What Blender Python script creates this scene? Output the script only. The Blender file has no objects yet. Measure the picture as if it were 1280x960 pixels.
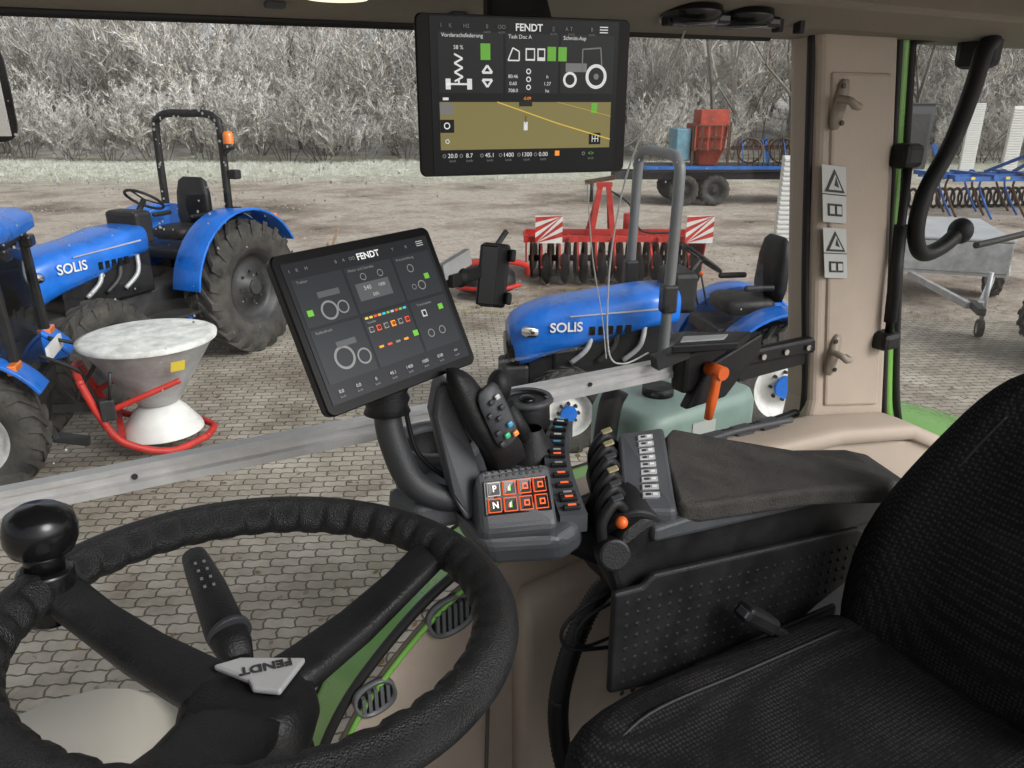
import bpy, math, random
from mathutils import Vector, Matrix
rnd=random.Random(7)
scene=bpy.context.scene
COL=scene.collection
# ------------------------------------------------------------------ materials
MATS={}
def mat(name,col,rough=.5,metal=0,var=0,vs=8,bump=0,bs=60,emit=0,alpha=1,coat=0,col2=None,spec=None,rand=0):
    if name in MATS: return MATS[name]
    m=bpy.data.materials.new(name); m.use_nodes=True
    nt=m.node_tree; p=nt.nodes['Principled BSDF']
    p.inputs['Base Color'].default_value=(*col,1); p.inputs['Roughness'].default_value=rough
    p.inputs['Metallic'].default_value=metal
    if coat: p.inputs['Coat Weight'].default_value=coat; p.inputs['Coat Roughness'].default_value=.12
    if spec is not None: p.inputs['Specular IOR Level'].default_value=spec
    if alpha<1: p.inputs['Alpha'].default_value=alpha
    if emit:
        p.inputs['Emission Color'].default_value=(*col,1); p.inputs['Emission Strength'].default_value=emit
        try: m.cycles.emission_sampling='NONE'
        except Exception: pass
    if var or bump:
        tc=nt.nodes.new('ShaderNodeTexCoord')
    if var:
        n=nt.nodes.new('ShaderNodeTexNoise'); n.inputs['Scale'].default_value=vs; n.inputs['Detail'].default_value=6; n.inputs['Roughness'].default_value=.65
        nt.links.new(tc.outputs['Object'],n.inputs['Vector'])
        r=nt.nodes.new('ShaderNodeValToRGB'); r.color_ramp.elements[0].position=.3; r.color_ramp.elements[1].position=.7
        a=[max(0,c*(1-var)) for c in col]; b=[min(1,c*(1+var)) for c in col]
        if col2: b=list(col2)
        r.color_ramp.elements[0].color=(*a,1); r.color_ramp.elements[1].color=(*b,1)
        nt.links.new(n.outputs['Fac'],r.inputs['Fac']); out=r.outputs['Color']
        if rand:
            oi=nt.nodes.new('ShaderNodeObjectInfo'); m2=nt.nodes.new('ShaderNodeMapRange'); m2.inputs['To Min'].default_value=1-rand; m2.inputs['To Max'].default_value=1+rand
            nt.links.new(oi.outputs['Random'],m2.inputs['Value']); vm=nt.nodes.new('ShaderNodeVectorMath'); vm.operation='SCALE'
            nt.links.new(out,vm.inputs[0]); nt.links.new(m2.outputs['Result'],vm.inputs['Scale']); out=vm.outputs[0]
        nt.links.new(out,p.inputs['Base Color'])
        mr=nt.nodes.new('ShaderNodeMapRange'); mr.inputs['From Min'].default_value=.3; mr.inputs['From Max'].default_value=.7; mr.inputs['To Min'].default_value=max(.02,rough-.12); mr.inputs['To Max'].default_value=min(1,rough+.14)
        nt.links.new(n.outputs['Fac'],mr.inputs['Value']); nt.links.new(mr.outputs['Result'],p.inputs['Roughness'])
    if bump:
        n2=nt.nodes.new('ShaderNodeTexNoise'); n2.inputs['Scale'].default_value=bs; n2.inputs['Detail'].default_value=3
        nt.links.new(tc.outputs['Object'],n2.inputs['Vector'])
        b=nt.nodes.new('ShaderNodeBump'); b.inputs['Strength'].default_value=bump; b.inputs['Distance'].default_value=.01
        nt.links.new(n2.outputs['Fac'],b.inputs['Height']); nt.links.new(b.outputs['Normal'],p.inputs['Normal'])
    MATS[name]=m; return m
BLK=mat('black_plastic',(.010,.010,.011),.48,var=.35,vs=14,bump=.18,bs=400,spec=.35)
BLKS=mat('black_gloss_plastic',(.006,.006,.007),.2,spec=.4)
BEZ=mat('display_bezel',(.004,.004,.0045),.38,spec=.25)
RUB=mat('tyre_rubber',(.03,.029,.028),.85,var=.5,vs=6,bump=.4,bs=50,col2=(.085,.08,.07))
GRY=mat('console_grey_plastic',(.060,.064,.072),.48,var=.15,vs=9,bump=.15,bs=500)
GRYD=mat('console_dark_grey',(.026,.028,.032),.45,var=.15,vs=9,bump=.15,bs=500)
GRY2=mat('pad_grey',(.046,.043,.040),.8,var=.35,vs=18,bump=.35,bs=300,spec=.3)
BEI=mat('beige_trim',(.44,.365,.30),.6,var=.08,vs=5,bump=.12,bs=350)
BEID=mat('beige_headliner_shaded',(.27,.24,.20),.85,var=.08,vs=4,bump=.3,bs=500)  # trim beige darkened, roof shadow is put into the colour
GRN=mat('green_paint',(.17,.42,.07),.3,var=.1,vs=3,coat=.5)
SEAL=mat('black_seal_rubber',(.010,.010,.010),.6)
BLU=mat('blue_paint',(.009,.15,.62),.34,var=.3,vs=4,coat=.35)
BLUD=mat('blue_paint_implement',(.02,.12,.42),.45,var=.3,vs=4)
RED=mat('red_paint',(.48,.028,.02),.5,var=.35,vs=6)
REDR=mat('rusty_red_paint',(.36,.06,.035),.7,var=.5,vs=3)
RUST=mat('rusty_steel',(.10,.055,.035),.8,metal=.2,var=.5,vs=8)
STL=mat('dark_steel',(.045,.045,.047),.5,metal=.4,var=.35,vs=6)
ALU=mat('aluminium',(.62,.62,.62),.42,metal=.4,var=.15,vs=14)
GALV=mat('galvanised_steel',(.46,.47,.48),.5,metal=.35,var=.25,vs=7)
WHT=mat('white_plastic',(.74,.74,.72),.4,var=.1,vs=6)
ORG=mat('orange_plastic',(.75,.13,.02),.4)
ORGL=mat('orange_beacon',(.85,.2,.02),.2,coat=1)
LBL=mat('label_white',(.50,.52,.50),.5)
INK=mat('label_ink',(.03,.03,.03),.6)
SIL=mat('badge_silver',(.62,.62,.63),.35,metal=.5)
TEAL=mat('translucent_tank_plastic',(.24,.33,.30),.4,var=.15,vs=3)
CHR=mat('chrome',(.75,.75,.75),.12,metal=1)
def emi(name,col,s=1.0): return mat(name,col,.25,emit=s,spec=.25)
# ------------------------------------------------------------------ geometry helpers
def empty(name,loc=(0,0,0),M=None):
    e=bpy.data.objects.new(name,None); COL.objects.link(e)
    if M is not None: e.matrix_world=M
    else: e.location=loc
    e.empty_display_size=.1
    return e
def obj(name,verts,faces,m,par=None,smooth=False,bevel=0,seg=2,sub=0):
    me=bpy.data.meshes.new(name); me.from_pydata([tuple(v) for v in verts],[],faces); me.update()
    import bmesh
    bm=bmesh.new(); bm.from_mesh(me); bmesh.ops.recalc_face_normals(bm,faces=bm.faces); bm.to_mesh(me); bm.free()
    o=bpy.data.objects.new(name,me); COL.objects.link(o)
    if m: me.materials.append(m)
    if smooth:
        for p in me.polygons: p.use_smooth=True
    if bevel:
        b=o.modifiers.new('b','BEVEL'); b.width=bevel; b.segments=seg; b.limit_method='ANGLE'; b.angle_limit=math.radians(35); b.harden_normals=False
    if sub:
        s=o.modifiers.new('s','SUBSURF'); s.levels=sub; s.render_levels=sub
    if par is not None: o.parent=par
    return o
def box(par,name,c,s,m,rz=0,bevel=0,R=None):
    h=[x/2 for x in s]
    vs=[Vector((sx*h[0],sy*h[1],sz*h[2])) for sx in(-1,1) for sy in(-1,1) for sz in(-1,1)]
    M=R if R is not None else Matrix.Rotation(rz,3,'Z')
    vs=[M@v+Vector(c) for v in vs]
    f=[(0,1,3,2),(4,6,7,5),(0,4,5,1),(2,3,7,6),(0,2,6,4),(1,5,7,3)]
    return obj(name,vs,f,m,par,bevel=bevel)
def frame_of(d):
    d=d.normalized(); a=Vector((0,0,1)) if abs(d.z)<.9 else Vector((1,0,0))
    x=a.cross(d).normalized(); return x,d.cross(x)
def beam(par,name,p0,p1,w,h,m,bevel=0):
    p0,p1=Vector(p0),Vector(p1); x,y=frame_of(p1-p0)
    vs=[p+x*(sx*w/2)+y*(sy*h/2) for p in(p0,p1) for sx,sy in((-1,-1),(1,-1),(1,1),(-1,1))]
    f=[(0,1,2,3),(7,6,5,4)]+[(i,(i+1)%4,4+(i+1)%4,4+i) for i in range(4)]
    return obj(name,vs,f,m,par,bevel=bevel)
def loft(par,name,secs,m,smooth=True,cap=True,bevel=0,sub=0):
    n=len(secs[0]); vs=[Vector(p) for s in secs for p in s]; f=[]
    for i in range(len(secs)-1):
        for j in range(n): f.append((i*n+j,i*n+(j+1)%n,(i+1)*n+(j+1)%n,(i+1)*n+j))
    if cap: f.append(tuple(range(n))); f.append(tuple(range(len(vs)-n,len(vs))))
    return obj(name,vs,f,m,par,smooth=smooth,bevel=bevel,sub=sub)
def catmull(P,k=8,closed=False):
    P=[Vector(p) for p in P]; n=len(P); out=[]
    if n<3: return P
    rng=range(n) if closed else range(n-1)
    for i in rng:
        if closed: a,b,c,d=P[(i-1)%n],P[i],P[(i+1)%n],P[(i+2)%n]
        else: a,b,c,d=P[max(i-1,0)],P[i],P[i+1],P[min(i+2,n-1)]
        for q in range(k):
            t=q/k; out.append(.5*((2*b)+(c-a)*t+(2*a-5*b+4*c-d)*t*t+(3*b-a-3*c+d)*t**3))
    if not closed: out.append(P[-1])
    return out
def tube(par,name,P,r,m,n=10,k=8,closed=False,rf=None,raw=False):
    pts=[Vector(p) for p in P] if raw else catmull(P,k,closed)
    L=len(pts); secs=[]; x=None
    for i,p in enumerate(pts):
        d=(pts[(i+1)%L]-pts[i-1]) if closed else (pts[min(i+1,L-1)]-pts[max(i-1,0)])
        if x is None: x,_=frame_of(d)
        d=d.normalized(); x=(x-d*x.dot(d)).normalized(); y=d.cross(x)
        rr=rf(i/(L-1 if not closed else L)) if rf else r
        secs.append([p+x*(rr*math.cos(2*math.pi*j/n))+y*(rr*math.sin(2*math.pi*j/n)) for j in range(n)])
    if closed: secs.append(secs[0]); return loft(par,name,secs,m,cap=False)
    return loft(par,name,secs,m)
def cyl(par,name,p0,p1,r0,m,r1=None,n=24,bevel=0):
    p0,p1=Vector(p0),Vector(p1); x,y=frame_of(p1-p0); r1=r0 if r1 is None else r1
    vs=[p+x*(r*math.cos(2*math.pi*j/n))+y*(r*math.sin(2*math.pi*j/n)) for p,r in((p0,r0),(p1,r1)) for j in range(n)]
    f=[(j,(j+1)%n,n+(j+1)%n,n+j) for j in range(n)]+[tuple(range(n)),tuple(range(n,2*n))]
    o=obj(name,vs,f,m,par,bevel=bevel)
    for p in o.data.polygons:
        if len(p.vertices)==4: p.use_smooth=True
    return o
def lathe(par,name,prof,m,c=(0,0,0),axis=(0,0,1),n=32,smooth=True):
    c=Vector(c); d=Vector(axis).normalized(); x,y=frame_of(d); vs=[];f=[]
    for r,z in prof:
        for j in range(n): a=2*math.pi*j/n; vs.append(c+d*z+x*(r*math.cos(a))+y*(r*math.sin(a)))
    for i in range(len(prof)-1):
        for j in range(n): f.append((i*n+j,i*n+(j+1)%n,(i+1)*n+(j+1)%n,(i+1)*n+j))
    return obj(name,vs,f,m,par,smooth=smooth)
def prism(par,name,P,vec,m,bevel=0,seg=2,smooth=False):
    P=[Vector(p) for p in P]; v=Vector(vec); n=len(P)
    f=[tuple(range(n)),tuple(range(2*n-1,n-1,-1))]+[(i,(i+1)%n,n+(i+1)%n,n+i) for i in range(n)]
    return obj(name,P+[p+v for p in P],f,m,par,bevel=bevel,seg=seg,smooth=smooth)
def ball(par,name,c,r,m,s=(1,1,1),n=20):
    c=Vector(c); vs=[];f=[]; k=n//2
    for i in range(k+1):
        t=math.pi*i/k
        for j in range(n): a=2*math.pi*j/n; vs.append(c+Vector((r*s[0]*math.sin(t)*math.cos(a),r*s[1]*math.sin(t)*math.sin(a),r*s[2]*math.cos(t))))
    for i in range(k):
        for j in range(n): f.append((i*n+j,i*n+(j+1)%n,(i+1)*n+(j+1)%n,(i+1)*n+j))
    return obj(name,vs,f,m,par,smooth=True)
def sq(c,w,h,X,Y,n=24,p=4.0):
    c,X,Y=Vector(c),Vector(X),Vector(Y); o=[]
    for j in range(n):
        a=2*math.pi*j/n; ca,sa=math.cos(a),math.sin(a)
        o.append(c+X*(w/2*math.copysign(abs(ca)**(2/p),ca))+Y*(h/2*math.copysign(abs(sa)**(2/p),sa)))
    return o
def rrect(w,h,r,z,k=6):
    o=[]
    for cx,cy,a0 in((w/2-r,h/2-r,0),(-w/2+r,h/2-r,90),(-w/2+r,-h/2+r,180),(w/2-r,-h/2+r,270)):
        for q in range(k+1): a=math.radians(a0+90*q/k); o.append(Vector((cx+r*math.cos(a),cy+r*math.sin(a),z)))
    return o
def text(par,name,s,loc,size,m,M=None,align='CENTER',ext=0,bold=0):
    cu=bpy.data.curves.new(name,'FONT'); cu.body=s; cu.size=size; cu.align_x=align; cu.align_y='CENTER'; cu.extrude=ext; cu.offset=bold
    cu.materials.append(m); o=bpy.data.objects.new(name,cu); COL.objects.link(o)
    L=Matrix.Translation(loc)
    if M is not None: L=L@M.to_4x4()
    if par is not None: o.parent=par
    o.matrix_local=L
    return o
def rotm(X,Y):
    X=Vector(X).normalized(); Y=Vector(Y); Y=(Y-X*Y.dot(X)).normalized(); Z=X.cross(Y)
    return Matrix((X,Y,Z)).transposed()
def quadp(Q,s,t):
    a,b,c,d=[Vector(q) for q in Q]  # TL TR BR BL
    return (a*(1-s)+b*s)*(1-t)+(d*(1-s)+c*s)*t
def quadn(Q):
    a,b,c,d=[Vector(q) for q in Q]; return (b-a).cross(a-d).normalized()
def key(par,name,Q,s0,t0,s1,t1,h,m,off=0,bevel=0):
    n=quadn(Q); P=[quadp(Q,s,t)+n*off for s,t in((s0,t0),(s1,t0),(s1,t1),(s0,t1))]
    return prism(par,name,P,n*h,m,bevel=bevel)
# ------------------------------------------------------------------ world and light
w=bpy.data.worlds.new('World'); scene.world=w; w.use_nodes=True
nt=w.node_tree; bg=nt.nodes['Background']
sky=nt.nodes.new('ShaderNodeTexSky'); sky.sky_type='NISHITA'; sky.sun_disc=False
SE,SR=math.radians(35),math.radians(150)
sky.sun_elevation=SE; sky.sun_rotation=SR; sky.air_density=1.0; sky.dust_density=4.0; sky.ozone_density=.6
hs=nt.nodes.new('ShaderNodeHueSaturation'); hs.inputs['Saturation'].default_value=.16
nt.links.new(sky.outputs['Color'],hs.inputs['Color']); nt.links.new(hs.outputs['Color'],bg.inputs['Color']); bg.inputs['Strength'].default_value=.15
sl=bpy.data.lights.new('sun','SUN'); sl.energy=1.5; sl.angle=math.radians(25); sl.color=(1,.98,.95)
so=bpy.data.objects.new('sun',sl); COL.objects.link(so)
sd=Vector((math.sin(SR)*math.cos(SE),math.cos(SR)*math.cos(SE),math.sin(SE)))
so.rotation_euler=sd.to_track_quat('Z','Y').to_euler()
scene.view_settings.view_transform='Standard'; scene.view_settings.look='None'; scene.view_settings.exposure=0
# ------------------------------------------------------------------ camera
cd=bpy.data.cameras.new('camera'); cd.lens=26.7; cd.sensor_width=36; cd.clip_start=.02; cd.clip_end=1500
co=bpy.data.objects.new('camera',cd); COL.objects.link(co); co.location=(0,0,2.65)
co.rotation_euler=(math.radians(90-20.2),0,math.radians(-29)); scene.camera=co
LAT=Vector((.8746,-.4848,0)); FWD=Vector((.4848,.8746,0))
def LF(l,f,z=0): return LAT*l+FWD*f+Vector((0,0,z))
# ------------------------------------------------------------------ ground
def ground_mat():
    m=bpy.data.materials.new('muddy_gravel_ground'); m.use_nodes=True; nt=m.node_tree; p=nt.nodes['Principled BSDF']; L=nt.links
    tc=nt.nodes.new('ShaderNodeTexCoord')
    def noise(s,d=6,r=.6):
        n=nt.nodes.new('ShaderNodeTexNoise'); n.inputs['Scale'].default_value=s; n.inputs['Detail'].default_value=d; n.inputs['Roughness'].default_value=r
        L.new(tc.outputs['Object'],n.inputs['Vector']); return n
    def ramp(src,els):
        r=nt.nodes.new('ShaderNodeValToRGB'); e=r.color_ramp.elements
        e[0].position=els[0][0]; e[0].color=(*els[0][1],1); e[1].position=els[-1][0]; e[1].color=(*els[-1][1],1)
        for q in els[1:-1]: x=e.new(q[0]); x.color=(*q[1],1)
        L.new(src,r.inputs['Fac']); return r
    n1=noise(.35,8,.68); r1=ramp(n1.outputs['Fac'],[(.34,(.15,.115,.09)),(.44,(.33,.27,.22)),(.55,(.50,.44,.38)),(.70,(.30,.245,.195))])
    n2=noise(7,7,.8); r2=ramp(n2.outputs['Fac'],[(.3,(.45,.43,.40)),(.5,(1,1,1)),(.75,(1.35,1.35,1.35))])
    mx=nt.nodes.new('ShaderNodeMixRGB'); mx.blend_type='MULTIPLY'; mx.inputs[0].default_value=.9
    L.new(r1.outputs['Color'],mx.inputs[1]); L.new(r2.outputs['Color'],mx.inputs[2])
    sep=nt.nodes.new('ShaderNodeVectorMath'); sep.operation='DOT_PRODUCT'; sep.inputs[1].default_value=(FWD.x,FWD.y,0); L.new(tc.outputs['Object'],sep.inputs[0])
    n3=noise(.22,7,.7)
    ad=nt.nodes.new('ShaderNodeMath'); ad.operation='MULTIPLY_ADD'; ad.inputs[1].default_value=16; L.new(n3.outputs['Fac'],ad.inputs[0]); L.new(sep.outputs['Value'],ad.inputs[2])
    mr=nt.nodes.new('ShaderNodeMapRange'); mr.inputs['From Min'].default_value=34; mr.inputs['From Max'].default_value=40; L.new(ad.outputs[0],mr.inputs['Value'])
    n4=noise(3,6,.8); r4=ramp(n4.outputs['Fac'],[(.3,(.20,.21,.12)),(.5,(.45,.47,.36)),(.68,(.72,.74,.68))])
    m2=nt.nodes.new('ShaderNodeMixRGB'); L.new(mr.outputs['Result'],m2.inputs[0]); L.new(mx.outputs[0],m2.inputs[1]); L.new(r4.outputs['Color'],m2.inputs[2])
    n5=noise(.5,6,.7); r5=ramp(n5.outputs['Fac'],[(.57,(0,0,0)),(.66,(1,1,1))])
    m3=nt.nodes.new('ShaderNodeMixRGB'); m3.inputs[2].default_value=(.20,.19,.10,1)
    sc=nt.nodes.new('ShaderNodeMath'); sc.operation='MULTIPLY'; sc.inputs[1].default_value=.5; L.new(r5.outputs['Color'],sc.inputs[0]); L.new(sc.outputs[0],m3.inputs[0])
    L.new(m2.outputs[0],m3.inputs[1]); L.new(m3.outputs[0],p.inputs['Base Color'])
    r6=ramp(n1.outputs['Fac'],[(.36,(.15,.15,.15)),(.44,(.85,.85,.85))]); L.new(r6.outputs['Color'],p.inputs['Roughness'])
    b=nt.nodes.new('ShaderNodeBump'); b.inputs['Strength'].default_value=.7; b.inputs['Distance'].default_value=.06; L.new(n2.outputs['Fac'],b.inputs['Height']); L.new(b.outputs['Normal'],p.inputs['Normal'])
    return m
vs=[];fs=[]
def gz(x,y):
    f=Vector((x,y,0)).dot(FWD)
    return 0 if f<20 else .05*math.sin(x*.5)*math.sin(y*.37)*min(1,(f-20)/10)
coords=[-700,-300,-120]+[-60+2.5*i for i in range(49)]+[120,300,700]
n=len(coords)
for a in coords:
    for b in coords: vs.append((a,b,gz(a,b)))
for i in range(n-1):
    for j in range(n-1): fs.append((i*n+j,(i+1)*n+j,(i+1)*n+j+1,i*n+j+1))
g=obj('ground',vs,fs,ground_mat(),smooth=True)
def paver_mat():
    m=bpy.data.materials.new('concrete_paving'); m.use_nodes=True; nt=m.node_tree; p=nt.nodes['Principled BSDF']; L=nt.links
    tc=nt.nodes.new('ShaderNodeTexCoord'); mp=nt.nodes.new('ShaderNodeMapping'); mp.inputs['Rotation'].default_value=(0,0,math.radians(24)); L.new(tc.outputs['Object'],mp.inputs['Vector'])
    sx=nt.nodes.new('ShaderNodeSeparateXYZ'); L.new(mp.outputs[0],sx.inputs[0])
    def pp(src,sc,amp,add):
        a=nt.nodes.new('ShaderNodeMath'); a.operation='PINGPONG'; a.inputs[1].default_value=sc; L.new(src,a.inputs[0])
        b=nt.nodes.new('ShaderNodeMath'); b.operation='MULTIPLY_ADD'; b.inputs[1].default_value=amp; L.new(a.outputs[0],b.inputs[0]); L.new(add,b.inputs[2]); return b
    X=pp(sx.outputs['Y'],.0425,.28,sx.outputs['X']); Y=pp(sx.outputs['X'],.0425,.28,sx.outputs['Y'])
    nd=nt.nodes.new('ShaderNodeTexNoise'); nd.inputs['Scale'].default_value=2.5; L.new(mp.outputs[0],nd.inputs['Vector'])
    ax=nt.nodes.new('ShaderNodeMath'); ax.operation='MULTIPLY_ADD'; ax.inputs[1].default_value=.03; L.new(nd.outputs['Fac'],ax.inputs[0]); L.new(X.outputs[0],ax.inputs[2])
    cb=nt.nodes.new('ShaderNodeCombineXYZ'); L.new(ax.outputs[0],cb.inputs[0]); L.new(Y.outputs[0],cb.inputs[1])
    br=nt.nodes.new('ShaderNodeTexBrick'); br.inputs['Scale'].default_value=1; br.inputs['Brick Width'].default_value=.17; br.inputs['Row Height'].default_value=.085
    br.inputs['Mortar Size'].default_value=.007; br.inputs['Mortar Smooth'].default_value=.5
    br.inputs['Color1'].default_value=(.37,.335,.29,1); br.inputs['Color2'].default_value=(.50,.46,.41,1); br.inputs['Mortar'].default_value=(.13,.12,.085,1)
    L.new(cb.outputs[0],br.inputs['Vector'])
    n=nt.nodes.new('ShaderNodeTexNoise'); n.inputs['Scale'].default_value=1.0; n.inputs['Detail'].default_value=9; n.inputs['Roughness'].default_value=.78; L.new(tc.outputs['Object'],n.inputs['Vector'])
    r=nt.nodes.new('ShaderNodeValToRGB'); r.color_ramp.elements[0].position=.34; r.color_ramp.elements[0].color=(.48,.44,.38,1); r.color_ramp.elements[1].position=.66; r.color_ramp.elements[1].color=(1.15,1.15,1.13,1)
    L.new(n.outputs['Fac'],r.inputs['Fac'])
    mx=nt.nodes.new('ShaderNodeMixRGB'); mx.blend_type='MULTIPLY'; mx.inputs[0].default_value=1; L.new(br.outputs['Color'],mx.inputs[1]); L.new(r.outputs['Color'],mx.inputs[2])
    n7=nt.nodes.new('ShaderNodeTexNoise'); n7.inputs['Scale'].default_value=14; n7.inputs['Detail'].default_value=3; L.new(tc.outputs['Object'],n7.inputs['Vector'])
    r7=nt.nodes.new('ShaderNodeValToRGB'); r7.color_ramp.elements[0].position=.66; r7.color_ramp.elements[0].color=(0,0,0,1); r7.color_ramp.elements[1].position=.70; r7.color_ramp.elements[1].color=(.8,.8,.8,1); L.new(n7.outputs['Fac'],r7.inputs['Fac'])
    m7=nt.nodes.new('ShaderNodeMixRGB'); m7.inputs[2].default_value=(.16,.13,.08,1); L.new(r7.outputs['Color'],m7.inputs[0]); L.new(mx.outputs[0],m7.inputs[1]); L.new(m7.outputs[0],p.inputs['Base Color'])
    mr=nt.nodes.new('ShaderNodeMapRange'); mr.inputs['From Min'].default_value=.35; mr.inputs['From Max'].default_value=.6; mr.inputs['To Min'].default_value=.36; mr.inputs['To Max'].default_value=.85; L.new(n.outputs['Fac'],mr.inputs['Value']); L.new(mr.outputs['Result'],p.inputs['Roughness'])
    b=nt.nodes.new('ShaderNodeBump'); b.inputs['Strength'].default_value=.6; b.inputs['Distance'].default_value=.02; b.invert=True; L.new(br.outputs['Fac'],b.inputs['Height']); L.new(b.outputs['Normal'],p.inputs['Normal'])
    return m
edge=[]
r2=random.Random(3)
base=[(-30,26),(-6,14.2),(-1,12.3),(2.3,10.9),(4.3,9.1),(7,7.4),(10,5.4),(14,2.9),(30,-6)]
for i in range(len(base)-1):
    a,b=base[i],base[i+1]; k=max(3,int(math.dist(a,b)/.35))
    for q in range(k):
        t=q/k; edge.append((a[0]*(1-t)+b[0]*t+r2.uniform(-.09,.09),a[1]*(1-t)+b[1]*t+r2.uniform(-.09,.09),.006))
P=edge+[(30,-30,.006),(-30,-30,.006)]
obj('paved_yard',P,[tuple(range(len(P)))],paver_mat())
def scatter(name,cnt,fn,m,kind,seed):
    r=random.Random(seed); vs=[];fs=[]
    for _ in range(cnt):
        x,y,s=fn(r); z=gz(x,y)
        if kind=='tuft':
            for q in range(7):
                a=r.uniform(0,6.28); l=s*r.uniform(.5,1.2); b=len(vs); ox,oy=r.uniform(-s,s),r.uniform(-s,s)
                vs+=[(x+ox-.006,y+oy,z),(x+ox+.006,y+oy+.004,z),(x+ox+math.cos(a)*l*.5,y+oy+math.sin(a)*l*.5,z+l)]; fs.append((b,b+1,b+2))
        elif kind=='leaf':
            a=r.uniform(0,6.28); b=len(vs); c_,s_=math.cos(a)*s,math.sin(a)*s
            vs+=[(x-c_,y-s_,.010),(x-s_*.5,y+c_*.5,.010+s*r.uniform(0,.5)),(x+c_,y+s_,.012),(x+s_*.5,y-c_*.5,.010+s*r.uniform(0,.3))]; fs.append((b,b+1,b+2,b+3))
        else:
            b=len(vs)
            for dx,dy in((1,0),(0,1),(-1,0),(0,-1)): vs.append((x+dx*s*r.uniform(.6,1.2),y+dy*s*r.uniform(.6,1.2),z-.002))
            vs.append((x+r.uniform(-.3,.3)*s,y,z+s*.7))
            fs+= [(b+i,b+(i+1)%4,b+4) for i in range(4)]
    return obj(name,vs,fs,m)
def edgefn(r):
    a=r.choice(edge); d=abs(r.gauss(0,.7)); p=Vector((a[0],a[1],0))+FWD*(d-.15)+LAT*r.uniform(-.4,.4); return p.x,p.y,r.uniform(.02,.07)
scatter('grass_verge',2600,edgefn,mat('dull_grass',(.17,.17,.07),.9,var=.5,vs=2),'tuft',5)
scatter('frosted_grass',9000,lambda r:(lambda p:(p.x,p.y,r.uniform(.06,.22)))(LF(r.uniform(-32,45),r.triangular(27,40,38))),mat('frosted_grass_blades',(.42,.43,.33),.9,var=.6,vs=2,col2=(.78,.79,.76)),'tuft',6)
scatter('loose_stones',2600,lambda r:(lambda p:(p.x,p.y,r.uniform(.01,.045)))(LF(r.uniform(-14,20),r.uniform(11.5,30))),mat('yard_stones',(.36,.32,.27),.9,var=.5,vs=3),'stone',8)
scatter('fallen_leaves',500,lambda r:(r.uniform(-2,9),r.uniform(2,8.5),r.uniform(.012,.03)),mat('fallen_leaf_brown',(.22,.13,.05),.8,var=.5,vs=2),'leaf',9)
# ------------------------------------------------------------------ trees
TREEM=[mat('bark',(.16,.14,.125),.9,var=.4,vs=3,rand=.35),mat('brown_twigs',(.30,.265,.235),.9,var=.35,vs=2,rand=.35),mat('frosted_twigs',(.70,.69,.67),.9,var=.18,vs=2,rand=.2),mat('dead_leaves',(.38,.30,.19),.9,var=.3,vs=2,rand=.3)]  # tree colours lightened to imitate haze
def branches(seed,h,stems,spread,levels,twigs,tw=.02,upright=.6,frost=.5,trunk=.05,curl=.22):
    r=random.Random(seed); vs=[];fs=[];mi=[]
    def seg(a,b,ra,rb,mm):
        d=(b-a); x,y=frame_of(d); i=len(vs)
        for p,rr in((a,ra),(b,rb)):
            for q in range(3): an=q*2.094; vs.append(p+x*(rr*math.cos(an))+y*(rr*math.sin(an)))
        for q in range(3): fs.append((i+q,i+(q+1)%3,i+3+(q+1)%3,i+3+q)); mi.append(mm)
    def tw_(a,b,w,mm):
        d=b-a; x=Vector((r.uniform(-1,1),r.uniform(-1,1),r.uniform(-.4,.4))).cross(d)
        if x.length<1e-4: return
        x=x.normalized()*w; i=len(vs); vs.extend([a-x,a+x,b]); fs.append((i,i+1,i+2)); mi.append(mm)
    def rec(p,d,l,rad,lv):
        q=p
        for s in range(3):
            d=(d+Vector((r.uniform(-curl,curl),r.uniform(-curl,curl),r.uniform(-.05,.18)))).normalized()
            q2=q+d*(l/3); seg(q,q2,rad*(1-s*.25),rad*(.75-s*.22),0 if lv==0 else r.choice((0,1,2) if frost>.4 else (0,0,1)))
            if lv<levels:
                for _ in range(r.choice((1,2)) if lv else 2):
                    nd=(d+Vector((r.uniform(-1,1),r.uniform(-1,1),r.uniform(-.3,.7)))*.75).normalized(); rec(q2,nd,l*r.uniform(.42,.62),rad*.5,lv+1)
            else:
                for _ in range(twigs):
                    t=r.random(); a=q.lerp(q2,t); nd=(d+Vector((r.uniform(-1,1),r.uniform(-1,1),r.uniform(-.5,.8)))*.8).normalized(); ll=r.uniform(.2,.6)*l
                    b=a+nd*ll; mm=2 if r.random()<frost else 1; tw_(a,b,tw*r.uniform(.5,1),mm)
                    if r.random()<.5:
                        c=a.lerp(b,.6); tw_(c,c+Vector((r.uniform(-1,1),r.uniform(-1,1),r.uniform(-1,1)))*ll*.4,tw*.8,2 if r.random()<frost else 3)
            q=q2
    for s in range(stems):
        a=r.uniform(0,6.28); o=Vector((math.cos(a),math.sin(a),0))*r.uniform(0,spread*.4)
        d=Vector((math.cos(a)*(1-upright)*r.uniform(.3,1.2),math.sin(a)*(1-upright)*r.uniform(.3,1.2),1)).normalized()
        rec(o,d,h*r.uniform(.6,.95),trunk,0)
    me=bpy.data.meshes.new('twigs'); me.from_pydata([tuple(v) for v in vs],[],fs); me.update()
    for mm in TREEM: me.materials.append(mm)
    me.polygons.foreach_set('material_index',mi); return me
shr=[branches(10+i,3.0,9,1.6,2,8,.024,.3,.75,.03,.35) for i in range(3)]
mid=[branches(30+i,6.0,5,1.5,2,9,.033,.5,.6,.06,.3) for i in range(4)]
tal=[branches(50+i,11.0,1,.3,3,4,.032,.93,.45,.15,.14) for i in range(4)]
hedge=empty('frosty_hedgerow'); wood=empty('distant_trees')
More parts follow.
